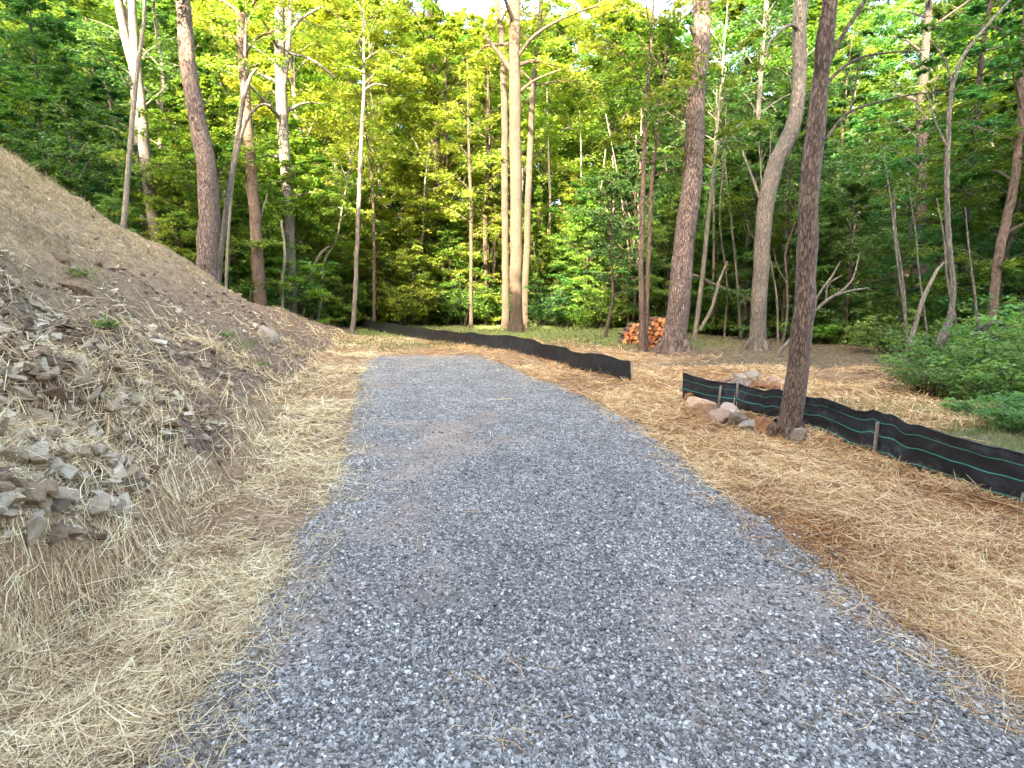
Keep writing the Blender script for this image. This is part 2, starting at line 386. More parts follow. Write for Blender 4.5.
def road_mat():
    m, n, l, out = mat('gravel_road')
    tc = n.new('ShaderNodeTexCoord'); P = tc.outputs['Object']
    v = n.new('ShaderNodeTexVoronoi'); v.inputs['Scale'].default_value = 55; l.new(P, v.inputs['Vector'])
    v2 = n.new('ShaderNodeTexVoronoi'); v2.inputs['Scale'].default_value = 28; l.new(P, v2.inputs['Vector'])
    sp = n.new('ShaderNodeSeparateColor'); l.new(v.outputs['Color'], sp.inputs[0])
    sp2 = n.new('ShaderNodeSeparateColor'); l.new(v2.outputs['Color'], sp2.inputs[0])
    av = n.new('ShaderNodeMath'); av.operation = 'MULTIPLY_ADD'; av.inputs[1].default_value = .5
    l.new(sp2.outputs[0], av.inputs[0])
    hv = n.new('ShaderNodeMath'); hv.operation = 'MULTIPLY'; hv.inputs[1].default_value = .5; l.new(sp.outputs[0], hv.inputs[0]); l.new(hv.outputs[0], av.inputs[2])
    r = ramp(n, [(.1, (.085, .078, .066)), (.5, (.21, .195, .17)), (.8, (.37, .347, .305)), (1, (.60, .57, .51))]); l.new(av.outputs[0], r.inputs[0])
    er = ramp(n, [(0, (1, 1, 1)), (.55, (.9, .9, .9)), (.9, (.35, .35, .35))]); l.new(v.outputs['Distance'], er.inputs[0])
    c = mixc(n, l, .8, r.outputs[0], er.outputs[0], 'MULTIPLY')
    big = noise(n, l, .8, 5, P, .65)
    br = ramp(n, [(.46, (0, 0, 0)), (.72, (.75, .75, .75))]); l.new(big.outputs['Fac'], br.inputs[0])
    ad = n.new('ShaderNodeAttribute'); ad.attribute_name = 'rnd'
    dm = n.new('ShaderNodeMath'); dm.operation = 'MULTIPLY'; dm.inputs[1].default_value = .7; l.new(ad.outputs['Fac'], dm.inputs[0])
    c = mixc(n, l, dm.outputs[0], c, (.27, .20, .145))
    big2 = noise(n, l, 1.7, 4, P, .6)
    b2r = ramp(n, [(.35, (.78, .78, .8)), (.65, (1.18, 1.18, 1.16))]); l.new(big2.outputs['Fac'], b2r.inputs[0])
    c = mixc(n, l, 1.0, c, b2r.outputs[0], 'MULTIPLY')
    p = n.new('ShaderNodeBsdfPrincipled'); p.inputs['Roughness'].default_value = .85
    l.new(c, p.inputs['Base Color'])
    inv = n.new('ShaderNodeMath'); inv.operation = 'SUBTRACT'; inv.inputs[0].default_value = 1; l.new(v.outputs['Distance'], inv.inputs[1])
    b = n.new('ShaderNodeBump'); b.inputs['Strength'].default_value = 1; b.inputs['Distance'].default_value = .012
    l.new(inv.outputs[0], b.inputs['Height']); l.new(b.outputs[0], p.inputs['Normal']); l.new(p.outputs[0], out.inputs['Surface'])
    return m
M['road'] = road_mat()

def fabric_mat(lines):
    m, n, l, out = mat('silt_fabric' + ('_lined' if lines else ''))
    at = n.new('ShaderNodeAttribute'); at.attribute_name = 'rnd'       # 0 at the foot, 1 at the top hem
    tc = n.new('ShaderNodeTexCoord')
    w = noise(n, l, 6, 5, tc.outputs['Object'], .7)
    r = ramp(n, [(.35, (.008, .009, .010)), (.55, (.016, .018, .021)), (.75, (.06, .066, .072))]); l.new(w.outputs['Fac'], r.inputs[0])
    w2 = noise(n, l, 2.2, 5, tc.outputs['Object'], .7)
    du = n.new('ShaderNodeMath'); du.operation = 'MULTIPLY_ADD'; du.inputs[1].default_value = 1.4; l.new(w2.outputs['Fac'], du.inputs[0])
    inv = n.new('ShaderNodeMath'); inv.operation = 'MULTIPLY'; inv.inputs[1].default_value = -1.5; l.new(at.outputs['Fac'], inv.inputs[0]); l.new(inv.outputs[0], du.inputs[2])
    dr = ramp(n, [(.35, (0, 0, 0)), (.8, (.55, .55, .55))]); l.new(du.outputs[0], dr.inputs[0])
    c = mixc(n, l, dr.outputs[0], r.outputs[0], (.16, .11, .07))
    if lines:
        cr = n.new('ShaderNodeValToRGB'); el = cr.color_ramp; el.interpolation = 'CONSTANT'
        stops = [(0, 0)]
        for p_, w_ in ((.20, .018), (.52, .02), (.80, .010)): stops += [(p_ - w_ / 2, 1), (p_ + w_ / 2, 0)]
        while len(el.elements) < len(stops): el.elements.new(.5)
        for e, (p_, v_) in zip(el.elements, stops): e.position = p_; e.color = (v_, v_, v_, 1)
        l.new(at.outputs['Fac'], cr.inputs[0])
        c = mixc(n, l, cr.outputs[0], c, (.05, .30, .23))
    p = n.new('ShaderNodeBsdfPrincipled'); p.inputs['Roughness'].default_value = .55
    l.new(c, p.inputs['Base Color'])
    b = n.new('ShaderNodeBump'); b.inputs['Strength'].default_value = .5; b.inputs['Distance'].default_value = .03
    l.new(w.outputs['Fac'], b.inputs['Height']); l.new(b.outputs[0], p.inputs['Normal']); l.new(p.outputs[0], out.inputs['Surface'])
    return m
M['fabric'] = fabric_mat(False); M['fabric_lined'] = fabric_mat(True)
M['stake'] = bark_mat('stake_wood', (.30, .25, .19), (.46, .40, .32), (.6, .55, .46), 3, .1)
M['log_end'] = stone_mat('log_end', [(0, (.28, .09, .03)), (.5, (.64, .21, .06)), (1, (.80, .42, .16))], .3, 25, False)

# ------------------------------------------------------------------ ground sheet
def zones(x, y):
    zb, d = Hbank(x, y)
    rx0 = np.interp(y, RL_Y, RL_X); rx1 = np.interp(y, RR_Y, RR_X)
    bank = sstep(.0, .4, d) * (zb > .02)
    bank = np.maximum(bank, sstep(.3, 1.2, d) * (y < 12.5))
    nz = vnoise(x, y, .7, 31) * .9 + vnoise(x, y, 2.3, 32) * .4
    # left strip
    sl = (x < rx0 + .3) * sstep(1.9, .2, d + nz * .8) * sstep(.45, .02, d)
    far = sstep(21.5, 18.5, y + nz * 2 + np.maximum(x - 2, 0) * .9)
    fx = np.interp(y, FR_Y, FR_X)
    sr = (x > rx0) * far
    behind = np.where((y < 7.7), sstep(1.4, .2, x - fx + nz), 1.0)       # just over the right fence
    beh2 = np.where((y > 6.2) & (y < 12.5), sstep(9.2, 6.6, x + nz * 1.5), behind)
    sr = sr * np.maximum(behind * (y < 7.7) + beh2 * (y >= 6.2), 0).clip(0, 1)
    sr = sr * np.where(y > 7.7, .55 + .45 * sstep(6.5, 3.0, x - .1 * (y - 8)), 1)
    sr = sr * np.where(y > 11.5, sstep(5.5 - .35 * (y - 11.5), 2.2 - .35 * (y - 11.5), x + nz * 2), 1)
    straw = np.where(x < rx0, np.minimum(sl, 1) * far, sr)
    gold = sstep(-.5, 1.5, x - .5 * (rx0 + rx1)) * sstep(11, 6, y)
    grassy = sstep(14, 17, y) * sstep(edgeY(x) + 1.5, edgeY(x) - 1, y) * (1 - bank) * sstep(8, 3, x) * (.65 + nz)
    grassy = np.maximum(grassy, sstep(.6, 1.6, x - fx) * (y < 7.5) * (.45 + nz))
    dry = sstep(1.4, 3.6, d + nz * 1.4)
    return dict(bank=bank, straw=straw, gold=gold, grassy=np.clip(grassy, 0, 1), dry=dry, d=d)

def axis(a, b, step, lo, hi):
    c = list(np.arange(a, b + 1e-6, step)); s = step
    v = b
    while v < hi: s *= 1.18; v += s; c.append(v)
    s = step; v = a
    while v > lo: s *= 1.18; v -= s; c.insert(0, v)
    return np.array(c)
gx = axis(-12.5, 9.5, .055, -400, 400); gy = axis(1.2, 19, .055, -120, 600)
XX, YY = np.meshgrid(gx, gy)
ZZ = H(XX, YY)
gb = MB()
ny, nx = XX.shape
i = np.arange(ny - 1)[:, None] * nx + np.arange(nx - 1)[None]
q = np.stack([i, i + 1, i + nx + 1, i + nx], -1).reshape(-1, 4)
gb.add(np.stack([XX, YY, ZZ], -1).reshape(-1, 3), q)
gme = gb.mesh('ground', [M['ground']], True)
zz = zones(XX.ravel(), YY.ravel())
for k in ('bank', 'straw', 'gold', 'grassy', 'dry'):
    at = gme.attributes.new(k, 'FLOAT', 'POINT'); at.data.foreach_set('value', np.asarray(zz[k], float))
tag(link('ground', gme), kind='structure')

# ------------------------------------------------------------------ gravel road
def road_in(x, y, m=0.0):
    nz = .07 * vnoise(x, y, 1.7, 41) + .09 * vnoise(x, y, 6, 42) + .06 * vnoise(x, y, 17, 43)
    return (x > np.interp(y, RL_Y, RL_X) + nz - m) & (x < np.interp(y, RR_Y, RR_X) + nz + m) & (y < ROAD_END + nz * 4 + m - .25 * (x - .3) ** 2 * (x > -.5) * .3)
rx = np.arange(-4, 6.5, .045); ry = np.concatenate([np.arange(-6, 1.2, .3), np.arange(1.2, 15, .045)])
RX, RY = np.meshgrid(rx, ry)
ny, nx = RX.shape
cx = (RX[:-1, :-1] + RX[1:, 1:]) / 2; cyy = (RY[:-1, :-1] + RY[1:, 1:]) / 2
keep = road_in(cx, cyy).ravel()
def dust(x, y): return sstep(.08, .38, vnoise(x, y * .5, .9, 401) + .45 * vnoise(x, y, 2.6, 402) + .42 * np.exp(-((x + .7) ** 2 / 1.2 + (y - 5) ** 2 / 5))) 
i = np.arange(ny - 1)[:, None] * nx + np.arange(nx - 1)[None]
q = np.stack([i, i + 1, i + nx + 1, i + nx], -1).reshape(-1, 4)[keep]
used, inv = np.unique(q, return_inverse=True)
V = np.stack([RX, RY, H(RX, RY) + .012], -1).reshape(-1, 3)[used]
rb_ = MB(); rb_.add(V, inv.reshape(-1, 4))
rb_.a[0] = dust(V[:, 0], V[:, 1])
tag(link('gravel_road', rb_.mesh('gravel_road', [M['road']], True)), kind='structure')

# loose gravel
rng = np.random.default_rng(5)
def chips(mb, c, size, rng, flat=.6, a=None):
    N = len(c)
    base = np.array([[x, y, z] for z in (-1, 1) for x, y in ((-1, -1), (1, -1), (1, 1), (-1, 1))], float)
    v = base[None] * rng.uniform(.45, 1.15, (N, 8, 3))
    v *= (np.stack([rng.uniform(.7, 1.3, N), rng.uniform(.6, 1.0, N), rng.uniform(flat * .6, flat * 1.2, N)], 1))[:, None]
    ang = rng.normal(size=(N, 3)) * .45; yaw = rng.uniform(0, 6.28, N)
    cx_, sx_ = np.cos(ang[:, 0]), np.sin(ang[:, 0]); cy_, sy_ = np.cos(ang[:, 1]), np.sin(ang[:, 1]); cz, sz = np.cos(yaw), np.sin(yaw)
    Rx = np.zeros((N, 3, 3)); Rx[:, 0, 0] = 1; Rx[:, 1, 1] = cx_; Rx[:, 1, 2] = -sx_; Rx[:, 2, 1] = sx_; Rx[:, 2, 2] = cx_
    Ry = np.zeros((N, 3, 3)); Ry[:, 1, 1] = 1; Ry[:, 0, 0] = cy_; Ry[:, 0, 2] = sy_; Ry[:, 2, 0] = -sy_; Ry[:, 2, 2] = cy_
    Rz = np.zeros((N, 3, 3)); Rz[:, 2, 2] = 1; Rz[:, 0, 0] = cz; Rz[:, 0, 1] = -sz; Rz[:, 1, 0] = sz; Rz[:, 1, 1] = cz
    R = Rz @ Ry @ Rx
    v = np.einsum('nij,nkj->nki', R, v) * (size / 2)[:, None, None] + c[:, None]
    f = np.array([[0, 3, 2, 1], [4, 5, 6, 7], [0, 1, 5, 4], [1, 2, 6, 5], [2, 3, 7, 6], [3, 0, 4, 7]])
    q = (np.arange(N)[:, None, None] * 8 + f[None]).reshape(-1, 4)
    if a is None: a = rng.uniform(0, 1, N)
    mb.add(v.reshape(-1, 3), q, np.repeat(a, 8))
def samp(N, y0, y1, xr=1.05, p=1.0, rng=rng):
    """ground points, denser towards the viewer"""
    u = rng.uniform(0, 1, N)
    if p == 1: y = y0 * (y1 / y0) ** u
    else: y = (y0 ** (1 - p) + u * (y1 ** (1 - p) - y0 ** (1 - p))) ** (1 / (1 - p))
    x = rng.uniform(-1, 1, N) * (xr * y + .5)
    return x, y
x, y = samp(330000, 1.45, 13, 1.0, 1.5)
k = road_in(x, y, .0) | (road_in(x, y, .09) & (rng.uniform(size=len(x)) < .35)) | (road_in(x, y, .32) & (rng.uniform(size=len(x)) < .07))
k &= rng.uniform(size=len(x)) < 1 - .62 * dust(x, y)
x, y = x[k], y[k]
sz = .005 + .0165 * rng.beta(1.5, 2.8, len(x)) + .012 * (rng.uniform(size=len(x)) < .03)
gm = MB()
patch = vnoise(x, y, .8, 77) * .5 + vnoise(x, y, 2.2, 78) * .3
av = np.clip(rng.beta(1.2, 1.3, len(x)) + patch * .35, 0, 1)
chips(gm, np.stack([x, y, H(x, y) + .012 + sz * .18], 1), sz, rng, .6, av)
print('gravel', len(x))
tag(link('gravel', gm.mesh('gravel', [M['gravel']])), 'loose grey crushed gravel spread over the driveway', 'gravel', kind='stuff')

# ------------------------------------------------------------------ straw
def strands(mb, x, y, L, W, lift, rng, a, tilt=.25, head=None, droop=None):
    N = len(x)
    th = rng.uniform(0, 2 * math.pi, N) if head is None else head
    bend = rng.normal(size=N) * .35
    dx, dy = np.cos(th), np.sin(th)
    pts = []
    dz = H(x + dx * L * .5, y + dy * L * .5) - H(x - dx * L * .5, y - dy * L * .5)
    LL = L; L = L * L / np.sqrt(L * L + dz * dz)
    lf = np.abs(rng.normal(size=N)) * lift + .002
    tl = rng.normal(size=N) * tilt * L
    for j, s in enumerate((-.5, 0, .5)):
        px_ = x + dx * L * s - dy * L * bend * (s * s) ; py_ = y + dy * L * s + dx * L * bend * (s * s)
        if j == 0: X0, Y0 = px_, py_
        pz = np.maximum(H(px_, py_) + .003, H(x, y) + lf + tl * s)
        pz = np.where(rng.uniform(size=N) < .5, H(px_, py_) + lf + np.abs(tl * s), pz)
        pts.append(np.stack([px_, py_, pz], 1))
    # ribbon width vector: horizontal perpendicular mixed with vertical so it is seen from the side
    wv = np.stack([-dy, dx, rng.normal(size=N) * .7], 1); wv /= np.linalg.norm(wv, axis=1)[:, None]
    v = []
    for j, f in enumerate((.7, 1, .5)):
        v += [pts[j] - wv * (W * f / 2)[:, None], pts[j] + wv * (W * f / 2)[:, None]]
    v = np.stack(v, 1)
    f = np.array([[0, 1, 3, 2], [2, 3, 5, 4]])
    q = (np.arange(N)[:, None, None] * 6 + f[None]).reshape(-1, 4)
    mb.add(v.reshape(-1, 3), q, np.repeat(a, 6))
rng = np.random.default_rng(9)
for nm, mt, N, sel, lab in (('straw', 'straw', 360000, 'L', 'pale dry straw mulch between the bank and the driveway'),
                            ('straw', 'straw_gold', 420000, 'R', 'golden straw and pine needle mulch right of the driveway')):
    x, y = samp(N, 1.5, 19, 1.02, 1.35, rng)
    z = zones(x, y)
    g = np.interp(y, [0, 30], [0, 0])
    side = x < np.interp(y, RL_Y, RL_X) + .5
    if sel == 'R': side = ~side
    nz = vnoise(x, y, 1.1, 51) + .6 * vnoise(x, y, 3.3, 52)
    dens = z['straw'] * np.clip(.72 + nz * 1.3, .06, .9)
    dens = np.where(road_in(x, y, -.04), .014 * (vnoise(x, y, 1.5, 61) > .12) + .12 * (~road_in(x, y, -.28)), dens)
    if sel == 'L':   # draped over the lower bank
        dens = np.where(z['d'] > .25, sstep(2.3, .7, z['d']) * np.clip(.20 + nz * .75, 0, .7), dens)
    face = np.exp(-((z['d'] - .15) / .2) ** 2) * sstep(11, 8, y)
    dens = dens * (1 - .62 * face * np.clip(.9 + 1.6 * vnoise(x, y, 1.9, 63), 0, 1))
    k = side & (rng.uniform(size=len(x)) < dens)
    x, y, zd, nz = x[k], y[k], z['d'][k], nz[k]
    d = np.hypot(x, y)
    n_ = len(x)
    L = rng.uniform(.05, .26, n_) * np.clip(d / 5, .8, 1.6) * (1 + .5 * (zd > 0))
    W = rng.uniform(.0017, .0038, n_) * np.clip(d / 3, 1, 3.2)
    lift = np.where(zd > 0, .035, .018)
    a = np.clip(rng.beta(1.25, .95, n_) * .95 + nz * .45, 0, 1)
    if sel == 'L': a = np.where(zd > .3, a * .8, a)
    hd = rng.uniform(0, 6.283, n_)
    onb = (zd > -.15) & (zd < .9) & (rng.uniform(size=n_) < .62)
    hd = np.where(onb, 1.85 + rng.normal(size=n_) * .55, hd)
    sb = MB(); strands(sb, x, y, L, W, lift, rng, a, head=hd)
    print(sel, n_)
    tag(link(nm, sb.mesh('straw', [M[mt]])), lab, 'straw', kind='stuff')

# short dry grass on the bank, green grass at the clearing edge
def blades(mb, x, y, h, w, rng, a, lean=.4):
    N = len(x); th = rng.uniform(0, 6.28, N)
    z = H(x, y) - .01
    ld = rng.normal(size=(N, 2)) * lean * h[:, None]
    b = np.stack([x, y, z], 1); t = b + np.stack([ld[:, 0], ld[:, 1], h], 1)
    mid = b + np.stack([ld[:, 0] * .35, ld[:, 1] * .35, h * .6], 1)
    wv = np.stack([np.cos(th), np.sin(th) * .4, 0 * th], 1) * (w / 2)[:, None]
    v = np.stack([b - wv, b + wv, mid - wv * .8, mid + wv * .8, t - wv * .15, t + wv * .15], 1)
    q = (np.arange(N)[:, None, None] * 6 + np.array([[0, 1, 3, 2], [2, 3, 5, 4]])[None]).reshape(-1, 4)
    mb.add(v.reshape(-1, 3), q, np.repeat(a, 6))
x, y = samp(380000, 2.5, 19, 1.05, .45, rng)
z = zones(x, y)
k = (z['bank'] > .5) & (rng.uniform(size=len(x)) < (.06 + .74 * z['dry']) * np.clip(.5 + vnoise(x, y, 1.3, 71) * 1.8 + .9 * vnoise(x, y, .4, 74), .04, 1))
x, y = x[k], y[k]
mb = MB(); d = np.hypot(x, y)
blades(mb, x, y, rng.uniform(.03, .10, len(x)) * (1 + .6 * sstep(3, 6, zones(x, y)['d'])), .0035 * np.clip(d / 4, 1, 2.5), rng, np.clip(rng.beta(2, 2, len(x)) + vnoise(x, y, .5, 72) * .7, 0, 1), .7)
tag(link('dry_grass', mb.mesh('dry_grass', [M['dry_grass']])), 'sparse dry olive grass over the upper earth bank', 'grass', kind='stuff')
x, y = samp(260000, 3.2, 34, 1.12, 1.0, rng)
z = zones(x, y)
k = (z['bank'] < .3) & (rng.uniform(size=len(x)) < np.clip(z['grassy'] * 1.3, 0, 1) + .012 * (x > 1)) & ~road_in(x, y, .3)
x, y = x[k], y[k]; d = np.hypot(x, y)
mb = MB()
blades(mb, x, y, rng.uniform(.04, .14, len(x)), .005 * np.clip(d / 5, 1, 3.5), rng, np.clip(rng.beta(2, 2, len(x)) + vnoise(x, y, .4, 73) * .6, 0, 1), .5)
tag(link('grass', mb.mesh('grass', [M['grass']])), 'short green grass at the edge of the clearing', 'grass', kind='stuff')

# ------------------------------------------------------------------ rocks
def rock_mesh(name, seed, sx, sy, sz, mt, npts=16, bev=.04):
    r = random.Random(seed)
    bm = bmesh.new()
    for _ in range(npts):
        v = Vector((r.gauss(0, 1), r.gauss(0, 1), r.gauss(0, 1))).normalized() * r.uniform(.85, 1.05)
        # flatten towards box for a broken look
        v = Vector([max(-.72, min(.72, c)) for c in v])
        bm.verts.new((v.x * sx * .62, v.y * sy * .62, v.z * sz * .62))
    res = bmesh.ops.convex_hull(bm, input=bm.verts)
    inner = list({g for g in res['geom_interior'] if isinstance(g, bmesh.types.BMVert)})
    if inner: bmesh.ops.delete(bm, geom=inner, context='VERTS')
    loose = [v for v in bm.verts if not v.link_faces]
    if loose: bmesh.ops.delete(bm, geom=loose, context='VERTS')
    bmesh.ops.bevel(bm, geom=bm.edges[:], offset=bev * min(sx, sy, sz), segments=1, affect='EDGES', profile=.6)
    bmesh.ops.triangulate(bm, faces=bm.faces[:])
    bmesh.ops.subdivide_edges(bm, edges=[e for e in bm.edges if e.calc_length() > .12 * sx], cuts=2, use_grid_fill=True)
    bmesh.ops.triangulate(bm, faces=bm.faces[:])
    bm.normal_update()
    for v in bm.verts:
        v.co += v.normal * r.gauss(0, 1) * .006 * sx
    me = bpy.data.meshes.new(name); bm.to_mesh(me); bm.free(); me.materials.append(M[mt])
    return me
def place_rock(me, x, y, rz, label, cat='rock', group=None, sc=1, tilt=(0, 0), sink=.25, h=.2):
    o = bpy.data.objects.new('rock', me); COL.objects.link(o)
    o.location = (x, y, float(H(x, y)) + h * (.5 - sink)); o.rotation_euler = (tilt[0], tilt[1], rz); o.scale = (sc, sc, sc)
    tag(o, label, cat, group); return o
# boulders lined up in front of the right fence (pixel of foot, width px, height px)
BR = [((696, 404), 26, 21, 'rock_orange', 'tan orange boulder at the left end of the lined black fence'),
      ((703, 420), 34, 24, 'rock_orange', 'rust brown boulder with an orange face, second from the fence end'),
      ((722, 426), 26, 17, 'rock_pink', 'low pinkish grey rock with a pale top in front of the fence'),
      ((741, 429), 22, 15, 'rock_grey', 'brown grey rock in the middle of the row before the fence'),
      ((752, 433), 24, 9, 'rock_grey', 'flat pale slab lying in the straw before the boulder row'),
      ((764, 435), 17, 18, 'rock_orange', 'upright orange brown rock left of the near tree trunk'),
      ((777, 432), 14, 15, 'rock_pink', 'small pink rock tucked against the near tree trunk'),
      ((801, 447), 16, 18, 'rock_grey', 'whitish rock close on the right of the near tree trunk'),
      ((731, 420), 20, 14, 'rock_pink', 'small pink brown rock wedged against the fence foot'),
      ((685, 398), 12, 8, 'rock_grey', 'small flat stone half buried in straw at the fence end')]
for i_, ((px, py), w, h, mt, lab) in enumerate(BR):
    p = gnd(px, py); s = 1 / pxm(p[1])
    W_, H_ = w * s * 1.05, h * s * 1.15
    me = rock_mesh('boulder', 100 + i_, W_, W_ * .85, H_ * 1.15, mt, 18, .05)
    place_rock(me, p[0], p[1] + W_ * .3, random.Random(i_).uniform(-.6, .6), lab, 'rock', 'boulders in front of the lined black fence', sink=.22, h=H_, tilt=(.1, .15))
BP = [((728, 384), 16, 9, 'rock_pink', 'reddish flat rock at the left end of the heap behind the fence'),
      ((742, 384), 16, 13, 'rock_grey', 'dark brown rock in the heap behind the fence'),
      ((759, 385), 24, 13, 'rock_grey', 'largest grey green rock in the heap behind the fence'),
      ((772, 388), 14, 11, 'rock_pink', 'pinkish rock right of the large grey one behind the fence'),
      ((745, 390), 26, 8, 'rock_grey', 'pale flat slab low in front of the heap behind the fence'),
      ((762, 393), 22, 9, 'rock_orange', 'tan slab leaning low in the heap behind the fence'),
      ((778, 394), 20, 8, 'rock_orange', 'orange tan rock at the right foot of the heap behind the fence'),
      ((750, 380), 12, 8, 'rock_grey', 'small rock peeking over the back of the heap behind the fence'),
      ((785, 388), 12, 7, 'rock_pink', 'flat pink stone at the right end of the heap behind the fence'),
      ((735, 388), 16, 6, 'rock_pink', 'thin reddish slab low at the left of the heap behind the fence')]
for i_, ((px, py), w, h, mt, lab) in enumerate(BP):
    p = gnd(px, py); s = 1 / pxm(p[1])
    W_, H_ = w * s * 1.0, h * s * .95
    me = rock_mesh('heap_rock', 140 + i_, W_, W_ * .8, H_ * 1.15, mt, 14, .05)
    place_rock(me, p[0], p[1] + W_ * .3, random.Random(i_ + 50).uniform(-.7, .7), lab, 'rock', 'rocks heaped behind the lined black fence', sink=.15, h=H_, tilt=(.15, -.1))

# rocks on the bank
r = random.Random(31)
BV = [rock_mesh('bank_rock', 200 + i_, 1, r.uniform(.55, .85), r.uniform(.28, .5), 'bank_stone_obj', 13, .04) for i_ in range(9)]
def bank_hit(px, py):
    d = ray(px, py); t = np.arange(1.5, 22, .02)
    P = np.array([0, 0, CAM_H]) + d[None] * t[:, None]
    hz = H(P[:, 0], P[:, 1]); k_ = np.argmax(P[:, 2] < hz)
    return P[k_]
SP = [((78, 293), 34, 'long pale flat rock high on the earth bank'),
      ((268, 340), 26, 'white grey boulder near the far foot of the earth bank'),
      ((40, 373), 26, 'pale slab at the top of the rubble on the bank'),
      ((38, 420), 34, 'tan slab overhanging a dark hollow in the bank rubble'),
      ((112, 410), 30, 'broken grey brown rock at the right side of the rubble'),
      ((12, 492), 34, 'brown rock at the left picture edge below the rubble'),
      ((60, 500), 40, 'long tan slab in the straw low on the bank'),
      ((20, 395), 26, 'reddish slab at the left of the bank rubble'),
      ((160, 345), 22, 'flat stone on the bare middle of the bank'),
      ((100, 350), 20, 'buff stone above the rubble on the bank'),
      ((292, 420), 16, 'dark rock lying alone in the straw beside the bank foot'),
      ((240, 352), 16, 'grey stone beside the green weeds on the bank'),
      ((60, 262), 22, 'thin pale stone in the dry grass near the bank crest'),
      ((205, 440), 20, 'brown stone sticking out of the straw ledge'),
      ((55, 540), 34, 'orange brown rock under the straw near the bottom of the bank'),
      ((255, 540), 12, 'small dark stone on the straw near the driveway edge')]
for i_, ((px, py), w, lab) in enumerate(SP):
    p = bank_hit(px, py); s = w / pxm(p[1]) 
    me = BV[i_ % 9] if i_ != 1 else rock_mesh('boulder', 333, 1, .8, .7, 'rock_grey', 18, .05)
    place_rock(me, p[0], p[1], r.uniform(-1, 1), lab, 'rock', None, s, (r.uniform(-.2, .2), .45 + r.uniform(-.2, .2)), .25, .35 * s)
def rl_(px, py, s):
    sz_ = 'big' if s > .13 else ('fist sized' if s > .08 else 'small')
    wh = ('at the picture edge' if px < 45 else 'in its densest part' if px < 110 else 'at its right fringe' if px < 190 else 'near the bank foot')
    hv = 'upper' if py < 385 else ('middle' if py < 445 else 'lower')
    return f'{sz_} broken stone in the {hv} bank rubble {wh}'
n_ = 0
while n_ < 262:
    px = r.uniform(-10, 330); py = r.uniform(320, 560)
    tl_ = 560 - .75 * px; w0 = .8 * math.exp(-((px - 60) / 95) ** 2 - ((py - 435) / 80) ** 2) + .42 * math.exp(-((py - tl_ + 45) / 38) ** 2)
    if r.random() > w0: continue
    p = bank_hit(px, py)
    if Hbank(p[0], p[1])[0] < .1: continue
    s = (.04 + .125 * r.random() ** 2.2) * (1.25 if px < 150 else .95)
    place_rock(BV[r.randrange(9)], p[0], p[1], r.uniform(-3, 3), rl_(px, py, s), 'rock', 'stones: ' + rl_(px, py, s), s, (r.uniform(-.5, .5), .5 + r.uniform(-.5, .5)), .2, .4 * s)
    n_ += 1
rng = np.random.default_rng(15)
x, y = samp(130000, 2.2, 19, 1.05, 1.1, rng)
z = zones(x, y)
rub = vnoise(x, y, .9, 81) + .7 * vnoise(x, y, 2.5, 82)
k = (z['d'] > .1) & (z['bank'] > .4) & (rng.uniform(size=len(x)) < np.clip(.35 + rub * 1.2, .02, 1) * (.22 + .78 * sstep(4.2, 1.8, z['d'] + .2*rub)))
k |= (z['d'] <= .1) & (rng.uniform(size=len(x)) < .004) & (x < 0) & ~road_in(x, y, .1)
x, y = x[k], y[k]
sz = np.clip(rng.lognormal(-3.35, .55, len(x)), .014, .12)
mb = MB(); chips(mb, np.stack([x, y, H(x, y) + sz * .1], 1), sz, rng, .38)
print('rubble', len(x))
tag(link('rubble', mb.mesh('rubble', [M['bank_stone']])), 'small brown and buff stone chips over the earth bank', 'rubble', kind='stuff')

